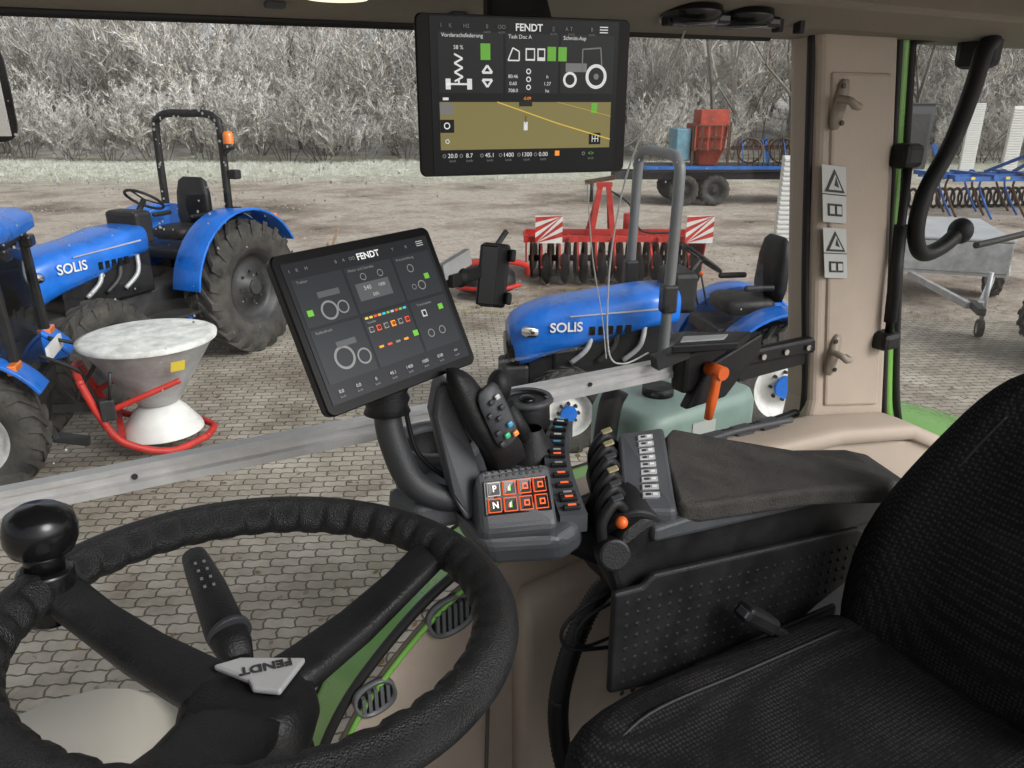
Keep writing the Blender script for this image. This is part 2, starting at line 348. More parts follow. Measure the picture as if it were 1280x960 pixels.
def place(meshes,par,nm,l,f,s,sz=None):
    o=bpy.data.objects.new(nm,rnd.choice(meshes)); COL.objects.link(o); o.parent=par
    p=LF(l,f); o.location=(p.x,p.y,-.05); o.rotation_euler=(0,0,rnd.uniform(0,6.28)); o.scale=(s,s,s*(sz or 1))
for i in range(60):
    l=-34+i*1.4; place(shr,hedge,'shrub',l+rnd.uniform(-.9,.9),40.0-.06*max(0,l)+rnd.uniform(-1.5,1.5),rnd.uniform(.5,1.25))
for i in range(56):
    l=-42+i*1.7; place(mid,hedge,'bush',l+rnd.uniform(-1.2,1.2),44-.05*l+rnd.uniform(-2,3),rnd.uniform(.55,1.1))
for i in range(26):
    l=-50+i*4.2; place(mid,wood,'tree',l+rnd.uniform(-2,2),56+rnd.uniform(-3,6),rnd.uniform(.9,1.3))
for i in range(40):
    l=-46+i*2.5; place(tal,wood,'tall_tree',l+rnd.uniform(-1.2,1.2),49+rnd.uniform(-5,10),rnd.uniform(.8,1.2))
for l,f in((9.5,37),(11.2,39),(12.8,36),(13.6,40),(15.6,38),(7.2,41),(18,36),(24,35),(27,37)): place(tal,wood,'tall_tree',l,f,rnd.uniform(.85,1.1))
bank=[];bf=[]
for i in range(60):
    l=-110+i*4
    for (f,z) in((43,-.05),(52,1.6+.5*math.sin(i*.9)),(70,3.0+.7*math.sin(i*.5)),(100,5.5+1.0*math.sin(i*.7))): bank.append(LF(l,f,z))
for i in range(59):
    for j in range(3): bf.append((i*4+j,(i+1)*4+j,(i+1)*4+j+1,i*4+j+1))
obj('wooded_bank',bank,bf,mat('leaf_litter',(.24,.20,.17),.95,var=.4,vs=.8,col2=(.52,.51,.49)),smooth=True)
# ------------------------------------------------------------------ vehicles
def wheel(par,nm,c,R,W,rim,side=1,lugs=20,rimf=.56,hub=None):
    """axis along local y; side=+1 shows outside face towards +y"""
    c=Vector(c); ri=R*rimf; t=R*.045
    prof=[(ri,-W*.42),(ri+.04*R,-W*.5),(R*.8,-W*.54),(R-t*1.6,-W*.47),(R-t,-W*.3),(R-t*.9,0),(R-t,W*.3),(R-t*1.6,W*.47),(R*.8,W*.54),(ri+.04*R,W*.5),(ri,W*.42)]
    lathe(par,nm+'_tyre',prof,RUB,c,(0,1,0),40)
    vs=[];fs=[]
    for s in(-1,1):
        for i in range(lugs):
            a0=2*math.pi*(i+(.5 if s>0 else 0))/lugs; da=.95*2*math.pi/lugs*1.1; th=.36*2*math.pi/lugs
            b=len(vs)
            for (yy,aa,rr) in((0.0,a0+da,R),(s*W*.47,a0,R*.985),(s*W*.55,a0-.05,R*.86)):
                for dt in(0,th):
                    for dr in(0,-t*1.8):
                        q=aa+dt; r_=rr+dr; vs.append(c+Vector((r_*math.cos(q),yy,r_*math.sin(q))))
            for k in(0,4): fs+= [(b+k,b+k+2,b+k+6,b+k+4),(b+k,b+k+4,b+k+5,b+k+1),(b+k+2,b+k+3,b+k+7,b+k+6)]
            fs+=[(b,b+1,b+3,b+2),(b+8,b+10,b+11,b+9)]
    obj(nm+'_lugs',vs,fs,RUB,par)
    d=side*W
    lathe(par,nm+'_rim',[(ri*1.03,d*.44),(ri*.98,d*.40),(ri*.9,d*.38),(ri*.86,d*.2),(ri*.62,d*.12),(ri*.55,d*.2),(ri*.3,d*.22),(ri*.28,d*.34),(0,d*.35)],rim,c,(0,1,0),36)
    lathe(par,nm+'_rim_back',[(ri*1.03,-d*.44),(ri*.9,-d*.35),(ri*.85,-d*.1),(0,-d*.1)],rim,c,(0,1,0),24)
    for i in range(8):
        a=i*math.pi/4; q=c+Vector((ri*.42*math.cos(a),d*.2,ri*.42*math.sin(a))); cyl(par,nm+'_bolt',q,q+Vector((0,side*.03,0)),.014,STL,n=6)
    cyl(par,nm+'_hub',c+Vector((0,d*.3,0)),c+Vector((0,d*.42,0)),ri*(.34 if hub else .2),hub or rim,n=16)
def fender(par,nm,c,R,W,a0,a1,m,side):
    c=Vector(c); secs=[]
    for i in range(17):
        a=math.radians(a0+(a1-a0)*i/16); e=Vector((math.cos(a),0,math.sin(a)))
        secs.append([c+e*R+Vector((0,-W/2,0)),c+e*(R+.02)+Vector((0,-W/2,0)),c+e*(R+.03)+Vector((0,W/2,0)),c+e*(R+.005)+Vector((0,W/2,0))])
    loft(par,nm,secs,m,bevel=.004)
    P=[c+Vector(((R)*math.cos(math.radians(a0+(a1-a0)*i/12)),-side*W/2,(R)*math.sin(math.radians(a0+(a1-a0)*i/12)))) for i in range(13)]
    prism(par,nm+'_inner',P,(0,-side*.02,0),m)
def tractor(name,cx,cy,ang,k=1.0,wb=2.1,Rr=.72,Rf=.46,Wr=.38,Wf=.26,tr=.65,rim=None,paint=None,rops='rear',rx=-.05,rtop=2.55,cab=False,seatx=.2,rimhub=None,label=True,hoodh=1.28,ropw=None):
    M=Matrix.Translation((cx,cy,0))@Matrix.Rotation(math.radians(ang),4,'Z')
    T=empty(name,M=M); rim=rim or STL; paint=paint or BLU
    X=Vector((0,1,0)); Z=Vector((0,0,1)); hh=hoodh*k
    for s in(1,-1):
        wheel(T,'rear_wheel',(0,s*tr,Rr),Rr,Wr,rim,s,22,hub=rimhub)
        wheel(T,'front_wheel',(wb,s*tr*.95,Rf),Rf,Wf,rim,s,18,hub=rimhub)
        fender(T,'rear_fender',(0,s*(tr-.02),Rr),Rr+.09,Wr*.95,8,150,paint,s)
        box(T,'fender_lamp',(-Rr*.75,s*(tr),Rr+Rr*.95),(.06,.16,.07),ORGL,bevel=.01)
        box(T,'foot_plate',(.95*k,s*tr*.78,.62*k),(.75*k,.32,.03),STL,bevel=.005)
        box(T,'step',(.95*k,s*tr*.95,.38*k),(.32,.14,.03),paint)
        beam(T,'step_bracket',(1.08*k,s*tr*.95,.38*k),(1.08*k,s*tr*.9,.62*k),.03,.05,paint)
        beam(T,'step_bracket_2',(.82*k,s*tr*.95,.38*k),(.82*k,s*tr*.9,.62*k),.03,.05,paint)
        beam(T,'lower_link',(-.1,s*.22,.5*k),(-.85*k,s*.36,.38*k),.04,.07,STL)
        beam(T,'lift_arm',(-.3,s*.25,.95*k),(-.6*k,s*.33,.42*k),.035,.035,STL)
    loft(T,'chassis',[sq((x,0,z),wd,h,X,Z,16,5) for x,wd,h,z in((-.35,.4,.5,.72*k),(.1,.46,.55,.72*k),(.5,.36,.42,.68*k),(wb-.5,.34,.42,.66*k),(wb+.25,.34,.36,.64*k))],STL)
    cyl(T,'rear_axle',(0,-tr,Rr),(0,tr,Rr),.11,STL); beam(T,'front_axle',(wb,-tr*.9,Rf),(wb,tr*.9,Rf),.14,.12,STL,.02)
    box(T,'engine_side',(wb-.45*k,0,hh-.40),(1.05*k,.46,.50),BLK,bevel=.02)
    for q in range(3): tube(T,'engine_pipe',[(wb-.8*k+q*.22,.24,hh-.25),(wb-.75*k+q*.22,.27,hh-.42),(wb-.6*k+q*.22,.24,hh-.55)],.022,STL if q%2 else GALV,8,5)
    secs=[]
    for x,wd,h,top in((.95*k,.58,.30,hh+.03),(1.25*k,.60,.33,hh+.02),(wb-.35*k,.60,.38,hh-.03),(wb+.1,.58,.42,hh-.08),(wb+.3*k,.54,.44,hh-.13),(wb+.42*k,.46,.40,hh-.19),(wb+.47*k,.36,.30,hh-.25)):
        secs.append(sq((x,0,top-h/2),wd*(.85+.15*k),h,X,Z,28,3.6))
    loft(T,'hood',secs,paint)
    loft(T,'grille',[sq((wb+.40*k,0,hh-.46),.44,.30*k,X,Z,20,4),sq((wb+.49*k,0,hh-.46),.36,.24*k,X,Z,20,4)],BLKS)
    box(T,'bumper_weight',(wb+.42*k,0,.62*k),(.22,.34,.22),STL,bevel=.03)
    for s in(1,-1):
        loft(T,'headlamp',[sq((wb+.30*k,s*.262,hh-.27),.16,.10,(1,0,.15),(0,0,1),16,2.6),sq((wb+.32*k,s*.285*(.85+.15*k),hh-.27),.13,.07,(1,0,.15),(0,0,1),16,2.6)],CHR)
        for q in range(5): box(T,'side_vent',(wb-.62*k+q*.075,s*(.297)*(.85+.15*k),hh-.27),(.045,.014,.07),BLKS)
        prism(T,'side_stripe',[(1.05*k,s*.300*(.85+.15*k),hh-.10),(wb-.05,s*.302*(.85+.15*k),hh-.14),(wb-.05,s*.302*(.85+.15*k),hh-.15),(1.05*k,s*.300*(.85+.15*k),hh-.115)],(0,s*.004,0),SIL)
        if label:
            Mx=rotm((-s,0,0),(0,0,1)); text(T,'hood_lettering','SOLIS',(wb-.02,s*.305*(.85+.15*k),hh-.235),.125*k,WHT,Mx,ext=.002,bold=.002)
    cyl(T,'exhaust',(wb-.2,-.36,.7*k),(wb-.2,-.36,1.1*k),.04,STL)
    box(T,'dashboard',(.88*k,0,hh-.02),(.22,.42,.34),BLK,bevel=.04)
    cyl(T,'steering_column',(.85*k,0,hh),(.66*k,0,hh+.22),.03,BLK)
    c=Vector((.65*k,0,hh+.23)); R_=Matrix.Rotation(math.radians(-35),3,'Y')
    tube(T,'steering_wheel',[c+R_@Vector((.19*math.cos(a*math.pi/8),.19*math.sin(a*math.pi/8),0)) for a in range(16)],.015,BLK,8,2,True)
    for a in(0,2.1,4.2): beam(T,'steering_spoke',c,c+R_@Vector((.19*math.cos(a),.19*math.sin(a),0)),.02,.012,BLK)
    loft(T,'seat_cushion',[sq((seatx+.02*k,0,hh-.22+z),.46*a,.46*a,(1,0,0),X,20,5) for z,a in((0,.85),(.03,1),(.1,1),(.13,.85))],BLK)
    loft(T,'seat_back',[sq((seatx-.22-.05*z,0,hh-.12+z),.1*a,.46*b,(1,0,0),X,20,3.5) for z,a,b in((0,1,.9),(.1,1.3,1),(.35,1.2,.95),(.48,.9,.8),(.52,.4,.55))],BLK)
    for s in(1,-1): box(T,'seat_armrest',(seatx,s*.26,hh+.02),(.26,.05,.05),BLK,bevel=.02)
    box(T,'rear_platform',(.15,0,hh-.36),(.7,tr*1.2,.12),BLK,bevel=.02)
    for q in range(3):
        cyl(T,'control_lever',(.35+.08*q,-.3,hh-.25),(.42+.08*q,-.31,hh+.02),.009,STL,n=8); ball(T,'lever_knob',(.42+.08*q,-.31,hh+.03),.022,ORG)
    if rops:
        wd=ropw or (.5 if rops=='mid' else tr*.84)
        zt=rtop
        P=[(rx,-wd,.8*k),(rx-.01,-wd,1.4*k),(rx-.03,-wd,zt-.2),(rx-.035,-wd+.06,zt-.05),(rx-.035,-wd+.2,zt),(rx-.035,0,zt),(rx-.035,wd-.2,zt),(rx-.035,wd-.06,zt-.05),(rx-.03,wd,zt-.2),(rx-.01,wd,1.4*k),(rx,wd,.8*k)]
        tube(T,'rollover_bar',P,.042,BLK if rops=='rear' else mat('grey_rollbar',(.13,.135,.14),.4),10,6)
        for s in(1,-1): box(T,'rollbar_hinge',(rx-.01,s*wd,1.45*k),(.12,.12,.22),BLK,bevel=.02)
        if rops=='rear':
            cyl(T,'beacon_bracket',(rx,wd+.04,zt-.42),(rx,wd+.12,zt-.36),.015,STL); cyl(T,'beacon_base',(rx,wd+.12,zt-.36),(rx,wd+.12,zt-.30),.055,BLK)
            lathe(T,'beacon',[(.055,0),(.055,.08),(.045,.12),(0,.13)],ORGL,(rx,wd+.12,zt-.30))
            box(T,'rear_work_lamp',(rx-.05,wd+.1,zt-.62),(.1,.12,.1),BLK,bevel=.02)
            for s in(1,-1): box(T,'rollbar_light',(rx-.02,s*(wd+.08),1.55*k),(.10,.14,.10),BLKS,bevel=.02); box(T,'rollbar_lens',(rx-.075,s*(wd+.08),1.55*k),(.01,.11,.07),mat('red_lens',(.5,.02,.02),.2))
    if cab:
        cz0,cz1=.75*k,rtop
        cs=[(1.05*k,.42),(1.05*k,-.42),(-.45*k,-.42),(-.45*k,.42)]
        for (x,y) in cs: beam(T,'cab_post',(x,y*1.05,cz0),(x*.92,y,cz1),.06,.06,BLK,.01)
        beam(T,'cab_mid_post',(.25*k,.45,cz0),(.25*k,.42,cz1),.05,.05,BLK,.01); beam(T,'cab_mid_post_far',(.25*k,-.45,cz0),(.25*k,-.42,cz1),.05,.05,BLK,.01)
        loft(T,'cab_roof',[sq((.3*k,0,cz1+z),1.75*k*a,1.05*a,(1,0,0),X,28,6) for z,a in((-.02,.92),(.02,1),(.1,1),(.15,.9),(.17,.7))],paint)
        for s in(1,-1):
            prism(T,'cab_glass',[(1.0*k,s*.43,cz0+.1),(-.4*k,s*.43,cz0+.1),(-.4*k,s*.415,cz1-.03),(.95*k,s*.415,cz1-.03)],(0,.003,0),GLS2)
            beam(T,'door_rail',(1.0*k,s*.44,cz0+.08),(-.42*k,s*.44,cz0+.08),.05,.08,BLK)
        prism(T,'rear_glass',[(-.43*k,.38,cz0+.1),(-.43*k,-.38,cz0+.1),(-.42*k,-.37,cz1-.03),(-.42*k,.37,cz1-.03)],(.003,0,0),GLS2)
        beam(T,'rear_sill',(-.45*k,-.42,cz0+.04),(-.45*k,.42,cz0+.04),.06,.14,BLK); beam(T,'rear_top_rail',(-.42*k,-.42,cz1-.03),(-.42*k,.42,cz1-.03),.05,.07,BLK)
        box(T,'work_lamp',(-.5*k,.3,cz1-.08),(.07,.14,.09),BLKS,bevel=.02); box(T,'work_lamp_r',(-.5*k,-.3,cz1-.08),(.07,.14,.09),BLKS,bevel=.02)
        cyl(T,'beacon_base',(-.3*k,.3,cz1+.12),(-.3*k,.3,cz1+.2),.04,BLK); lathe(T,'beacon',[(.05,0),(.05,.09),(.035,.12),(0,.13)],ORGL,(-.3*k,.3,cz1+.2))
        box(T,'number_plate',(-.62*k,0,.95),(.02,.4,.1),WHT)
        tube(T,'rear_hose',[(-.45,.2,.95),(-.7,.22,.8),(-.62,.1,.6)],.015,BLK,8); tube(T,'rear_hose_2',[(-.45,-.1,1.0),(-.75,-.12,.85),(-.62,-.05,.6)],.015,BLK,8)
    return T
def glass(name,tint=(1,1,1),g=.5,base=.035):
    m=bpy.data.materials.new(name); m.use_nodes=True; nt=m.node_tree; nt.nodes.clear(); L=nt.links
    o=nt.nodes.new('ShaderNodeOutputMaterial'); mx=nt.nodes.new('ShaderNodeMixShader'); tr=nt.nodes.new('ShaderNodeBsdfTransparent'); gl=nt.nodes.new('ShaderNodeBsdfGlossy')
    tr.inputs[0].default_value=(*tint,1); gl.inputs['Roughness'].default_value=.02
    lw=nt.nodes.new('ShaderNodeLayerWeight'); lw.inputs['Blend'].default_value=.5
    pw=nt.nodes.new('ShaderNodeMath'); pw.operation='POWER'; pw.inputs[1].default_value=4; L.new(lw.outputs['Facing'],pw.inputs[0])
    ma=nt.nodes.new('ShaderNodeMath'); ma.operation='MULTIPLY_ADD'; ma.inputs[1].default_value=g; ma.inputs[2].default_value=base; L.new(pw.outputs[0],ma.inputs[0])
    L.new(ma.outputs[0],mx.inputs[0]); L.new(tr.outputs[0],mx.inputs[1]); L.new(gl.outputs[0],mx.inputs[2]); L.new(mx.outputs[0],o.inputs[0]); return m
GLS=glass('window_glass',(.97,.985,.975),.35,.03); GLS2=glass('tractor_cab_glass',(.40,.46,.45),.6,.06)
WRIM=mat('white_rim',(.62,.62,.6),.45,var=.25,vs=8)
tractor('utility_tractor',1.07,9.27,219,1.0,wb=1.87,Rr=.74,Rf=.5,tr=.60,ropw=.45,rtop=2.56,hoodh=1.50)
tractor('compact_tractor',4.95,4.54,159.6,.86,wb=1.78,Rr=.5,Rf=.35,Wr=.3,Wf=.2,tr=.5,rim=WRIM,rops='mid',rx=1.02,rtop=2.3,seatx=.15,rimhub=BLU,hoodh=1.42)
tractor('compact_cab_tractor',-.86,6.50,168.5,.82,wb=1.6,Rr=.49,Rf=.33,Wr=.28,Wf=.2,tr=.48,rim=WRIM,rops=None,cab=True,rtop=1.78)
tractor('compact_tractor',10.75,3.0,151,.86,wb=1.78,Rr=.5,Rf=.40,Wr=.3,Wf=.24,tr=.5,paint=mat('black_paint',(.012,.012,.014),.4,coat=.3),rops='rear',rtop=2.1,label=False,hoodh=1.35)
# ---- fertiliser spreader
S=empty('fertiliser_spreader',(.27,6.30,0))
lathe(S,'hopper',[(.12,.42),(.16,.44),(.30,.66),(.47,.93),(.49,.95),(.50,.96),(.485,.965),(.46,.94),(.3,.7)],GALV,n=48)
lathe(S,'hopper_lid',[(.50,.945),(.505,.975),(.46,.985),(.2,.995),(0,.99)],mat('frosted_cover',(.66,.67,.64),.8,var=.35,vs=6,bump=.4,bs=20),n=48)
lathe(S,'spinner_guard',[(.31,.19),(.30,.22),(.2,.36),(.13,.43),(.1,.43)],WHT,n=32)
cyl(S,'gearbox',(0,0,.1),(0,0,.22),.09,STL)
for a in(-1,1):
    tube(S,'frame_tube',[(-.5,a*.28,.75),(-.42,a*.33,.5),(-.30,a*.36,.28),(0,a*.36,.14),(.3,a*.2,.14)],.028,RED)
    tube(S,'hopper_strut',[(-.42,a*.3,.5),(-.1,a*.37,.62),(.15,a*.38,.7)],.022,RED)
tube(S,'frame_hoop',[(-.5,-.28,.75),(-.53,0,.8),(-.5,.28,.75)],.028,RED)
tube(S,'front_hoop',[(.3,-.2,.14),(.38,0,.14),(.3,.2,.14)],.028,RED)
beam(S,'cross_bar',(-.3,-.36,.28),(-.3,.36,.28),.05,.05,RED)
box(S,'adjuster_box',(-.36,-.34,.55),(.10,.08,.16),STL,bevel=.01); cyl(S,'adjuster_lever',(-.34,-.36,.6),(-.30,-.42,.85),.012,STL)
prism(S,'warning_sticker',[(.1,-.492,.88),(.2,-.47,.88),(.19,-.44,.8),(.09,-.46,.8)],(0,-.006,0),mat('yellow',(.8,.6,.05),.5))
def local(name,l,f,rz=0):
    p=LF(l,f); return empty(name,M=Matrix.Translation(p)@Matrix.Rotation(math.atan2(LAT.y,LAT.x)+rz,4,'Z'))
I=local('disc_roller_implement',1.62,12.35)
cyl(I,'roller_shaft',(-1.35,0,.3),(1.35,0,.3),.05,STL)
for i in range(19):
    x=-1.3+i*.144
    lathe(I,'roller_ring',[(.2,-.03),(.29,-.022),(.305,0),(.29,.022),(.2,.03)],RUST,(x,0,.3),(1,0,0),24)
    lathe(I,'disc_blade',[(.04,0),(.2,.035),(.245,.07)],STL,(x,-.62 if i%2 else .55,.25),(1,.25*(1 if i%2 else -1),0),20)
    beam(I,'disc_arm',(x,-.62 if i%2 else .55,.25),(x,-.3 if i%2 else .3,.62),.03,.04,RED)
for y,z in((-.3,.66),(.3,.66),(.0,.72)): beam(I,'frame_beam',(-1.4,y,z),(1.4,y,z),.09,.09,RED)
for x in(-1.4,-.7,0,.7,1.4): beam(I,'frame_cross',(x,-.45,.66),(x,.35,.66),.07,.07,RED)
for x in(-1.4,1.4): prism(I,'end_plate',[(x,-.3,.15),(x,.3,.15),(x,.4,.62),(x,-.45,.62)],(.015,0,0),RED)
for s in(-1,1):
    beam(I,'headstock_leg',(-.2+s*.18,-.3,.66),(-.2+s*.06,-.35,1.5),.06,.08,RED); beam(I,'headstock_brace',(-.2+s*.06,-.35,1.47),(-.2+s*.18,.3,.7),.05,.05,RED)
beam(I,'headstock_top',(-.32,-.35,1.5),(-.08,-.35,1.5),.07,.07,RED)
cyl(I,'drive_motor',(.3,.1,.75),(.3,.1,1.0),.12,RED)
tube(I,'hydraulic_hose',[(-.1,-.3,1.4),(.2,-.4,1.2),(.4,-.3,.8),(.9,-.2,.74)],.018,BLK,6)
for x in(-1.05,1.28):
    box(I,'warning_board',(x,-.52,.84),(.42,.02,.42),WHT)
    for q in range(-2,3):
        c0=q*.16; P=[(x+xx,-.532,.84+max(-.21,min(.21,zz))) for (xx,zz) in((-.21,c0-.21),(.21,c0+.21),(.21,c0+.29),(-.21,c0-.13))]
        prism(I,'red_stripe',P,(0,-.004,0),RED)
D=local('red_mower_deck',-.38,11.0)
lathe(D,'mower_drum',[(0,.12),(.42,.12),(.44,.2),(.42,.34),(.34,.42),(0,.44)],STL)
tube(D,'guard_hoop',[(-.5,-.2,.40),(-.3,-.5,.55),(.2,-.55,.62),(.55,-.2,.5),(.6,.1,.3)],.045,RED); lathe(D,'rotor',[(.0,.42),(.26,.44),(.28,.50),(0,.54)],RED)
tube(D,'guard_hoop_low',[(-.5,-.2,.22),(-.3,-.5,.22),(.2,-.55,.22),(.5,-.25,.22)],.03,RED)
beam(D,'linkage',(0,0,.5),(.3,.3,.9),.06,.06,STL)
PL=local('wooden_stake',-3.25,13.2); beam(PL,'plank',(0,0,0),(.22,.1,.62),.10,.03,mat('old_wood',(.30,.22,.15),.9,var=.3,vs=10)); beam(PL,'plank_2',(.1,.1,0),(.05,.0,.4),.08,.03,MATS['old_wood'])
def panels(nm,l,f,w,h,ang=0):
    E=local(nm,l,f,ang); box(E,'core',(0,0,h/2),(w,.12,h),WHT,bevel=.01)
    k=int(h/.09)
    for i in range(k): box(E,'slat',(0,-.075,.06+i*.09),(w*.96,.03,.05),mat('white_slat',(.66,.67,.66),.5),bevel=.008)
    box(E,'foot',(0,0,.04),(w*1.1,.5,.08),GALV)
panels('white_shutter_stack',5.42,14.9,.62,1.75)
panels('white_shutter_stack',18.9,32.8,.60,2.7)
panels('white_shutter_stack',18.4,29.2,.55,2.6)
E=local('grey_storage_bin',17.0,34); box(E,'body',(0,0,1.35),(1.2,.9,2.6),GRY,bevel=.03); box(E,'lid',(0,0,2.68),(1.3,1.0,.08),STL,bevel=.02); box(E,'door',(0,-.47,1.3),(.9,.04,2.0),STL,bevel=.01)
F=local('flatbed_trailer',5.5,22.5)
for x in(-.75,.1):
    for s in(-1,1): wheel(F,'trailer_wheel',(x,s*.85,.42),.42,.28,STL,s,16)
box(F,'deck',(1.2,0,.98),(6.2,2.0,.12),STL,bevel=.01)
for s in(-1,1): beam(F,'chassis_rail',(-2.6,s*.5,.78),(4.2,s*.5,.78),.1,.2,STL)
box(F,'side_board',(1.2,-1.02,1.03),(6.2,.05,.09),BLUD); beam(F,'drawbar',(-1.9,0,.8),(-3.4,0,.55),.12,.12,RUST)
cyl(F,'stand',(-3.2,0,0),(-3.2,0,.6),.05,STL)
K=local('rusty_spreader_machine',5.5,22.6)
loft(K,'red_hopper',[sq((0,0,z),a,b,(1,0,0),(0,1,0),20,7) for z,a,b in((1.06,.6,.7),(1.5,.9,1.1),(2.15,1.0,1.2))],REDR,smooth=False)
box(K,'red_tower',(.1,0,2.3),(.8,.9,.45),REDR,bevel=.02); box(K,'blue_hopper',(-.75,0,1.6),(.40,1.1,.85),mat('faded_blue',(.16,.33,.42),.6,var=.3,vs=3),bevel=.03)
for x in(-.5,.5): beam(K,'support_leg',(x,-.6,1.04),(x,-.6,2.2),.06,.06,RUST)
for q in range(6): beam(K,'ribs',(-.45+q*.18,-.64,1.45),(-.45+q*.18,-.64,2.1),.03,.04,RUST if q%2 else REDR)
for q in range(3): box(K,'ledge',(0,-.62,1.5+q*.3),(1.0,.05,.03),RUST)
TD=local('hay_tedder_rake',7.8,22.4)
beam(TD,'rake_beam',(-1.6,0,1.5),(2.2,0,1.55),.1,.1,RUST)
for q in range(26):
    x=-1.5+q*.145; tube(TD,'rake_tine',[(x,0,1.5),(x+.05,-.3,1.75),(x+.1,-.5,1.3),(x+.1,-.45,1.05)],.016,BLUD if q%4==0 else RUST,5,3)
for q in range(5): beam(TD,'tine_arm',(-1.5+q*.8,-.5,1.1),(-1.3+q*.8,.5,1.75),.06,.05,BLUD if q%2 else RUST)
for q in range(4): lathe(TD,'rake_disc',[(.32,-.01),(.35,0),(.32,.01),(.3,0),(.32,-.01)],RUST,(-1.2+q*.9,-.4,1.45),(.3,1,0),20)
C=local('cultivator',12.9,19.2,.1)
for y,z in((0,.95),(.7,.95),(1.4,.95)): beam(C,'frame_beam',(-2.2,y,z),(2.6,y,z),.11,.11,BLUD)
for x in(-2.2,-1.2,0,1.2,2.4): beam(C,'frame_cross',(x,-.1,1.0),(x,1.6,1.0),.1,.1,BLUD)
for q in range(16):
    x=-2.1+q*.3; y=(q%3)*.7
    tube(C,'spring_tine',[(x,y,.95),(x+.02,y+.3,1.02),(x,y+.42,.75),(x,y+.2,.45),(x,y-.1,.15),(x,y-.25,.02)],.028,BLUD if q%2 else RUST,6,4)
for s in(-1,1): beam(C,'headstock',(s*.4,-.1,1.0),(s*.1,-.2,1.7),.08,.1,BLUD); beam(C,'headstock_brace',(s*.1,-.2,1.7),(s*.4,1.4,1.0),.07,.07,BLUD)
for q in range(22): lathe(C,'packer_ring',[(.2,-.02),(.28,0),(.2,.02)],STL,(-2.1+q*.21,2.0,.28),(1,0,0),14)
beam(C,'folding_wing',(-2.3,.2,.95),(-2.7,.3,1.75),.12,.1,BLUD); beam(C,'folding_wing_2',(1.0,.2,1.0),(1.3,.2,1.7),.1,.1,BLUD)
for q in range(5): box(C,'reflector',(-1.8+q*.9,-.12,.98),(.1,.02,.06),mat('yellow',(.8,.6,.05)))
G=empty('box_trailer',M=Matrix.Translation((10.9,6.7,0))@Matrix.Rotation(math.radians(222),4,'Z'))
box(G,'floor',(0,0,.52),(2.1,1.3,.06),GALV)
for s in(-1,1): box(G,'side_wall',(0,s*.65,.74),(2.1,.03,.4),GALV,bevel=.005); wheel(G,'trailer_wheel',(-.1,s*.78,.3),.3,.17,WRIM,s,14); fender(G,'mudguard',(-.1,s*.78,.3),.36,.2,10,170,GALV,s)
for s in(-1,1): box(G,'end_wall',(s*1.05,0,.74),(.03,1.3,.4),GALV,bevel=.005)
box(G,'tarpaulin_cover',(0,0,.97),(2.14,1.34,.05),mat('grey_tarp',(.42,.44,.46),.6,var=.15,vs=3),bevel=.02)
for q in(-.7,0,.7):
    for s in(-1,1): box(G,'stake',(q,s*.68,.72),(.05,.03,.44),GALV)
for s in(-1,1): beam(G,'drawbar',(1.0,s*.5,.46),(2.55,s*.06,.42),.06,.08,GALV)
beam(G,'drawbar_nose',(2.4,0,.42),(2.95,0,.44),.08,.08,STL); cyl(G,'jockey_tube',(2.4,.14,.12),(2.4,.14,.8),.028,GALV); wheel(G,'jockey_wheel',(2.4,.14,.12),.11,.07,GALV,1,10)
# ================================================================== CAB
V=Vector
cab=empty('tractor_cab')
outer=catmull([(.13,1.36,1.1),(.19,1.36,1.28),(.252,1.36,1.425),(.338,1.36,1.56),(.473,1.36,1.68),(.60,1.36,1.765),(.80,1.36,1.825),(1.05,1.36,1.84),(1.57,1.36,1.83),(1.70,1.36,1.86)],6)
inner=catmull([(.13,1.17,1.2),(.205,1.17,1.42),(.275,1.17,1.56),(.375,1.17,1.672),(.48,1.17,1.757),(.62,1.17,1.825),(.85,1.17,1.87),(1.1,1.17,1.88),(1.5,1.17,1.86),(1.68,1.17,1.84)],6)
nn=len(outer)
obj('green_frame',outer+inner,[(i,i+1,nn+i+1,nn+i) for i in range(nn-1)],GRN,cab,smooth=True)
tube(cab,'frame_seal',inner,.010,SEAL,8,1,raw=True); tube(cab,'glass_seal',[p+V((0,-.01,0)) for p in outer],.007,SEAL,8,1,raw=True)
inn2=[p+V((.018,-.02,-.012)) for p in inner]; tube(cab,'green_lip',[p+V((.008,-.0,-.004)) for p in inn2],.006,GRN,8,1,raw=True)
P=[p+V((.02,0,-.02)) for p in inner]
pan=[V((p.x,1.155,p.z)) for p in P]+[V((2.1,1.155,1.72)),V((2.12,1.155,1.05)),V((.1,1.155,1.05))]
prism(cab,'lower_side_panel',pan,(0,.02,0),BEI,bevel=.008)
loft(cab,'side_sill',[sq((x,1.20,z),.13,.05,(0,1,0),(0,0,1),16,4) for x,z in((.75,1.835),(1.0,1.86),(1.3,1.865),(1.6,1.85),(1.9,1.80),(2.05,1.73))],BEI)
loft(cab,'panel_bulge',[sq((x,1.14,z),.10,h,(0,1,0),(0,0,1),20,4) for x,z,h in((.64,1.42,.50),(.66,1.42,.60),(.95,1.42,.66),(1.3,1.42,.68))],BEI)
tube(cab,'panel_groove',[(.62,1.151,1.74),(.60,1.151,1.62),(.58,1.151,1.45),(.57,1.151,1.15)],.004,mat('groove',(.12,.10,.08),.8),6)
tube(cab,'panel_groove_2',[(.62,1.151,1.60),(.52,1.151,1.50),(.40,1.151,1.42)],.003,MATS['groove'],6)
box(cab,'cab_floor',(.6,.6,1.08),(3.2,1.5,.06),BLK)
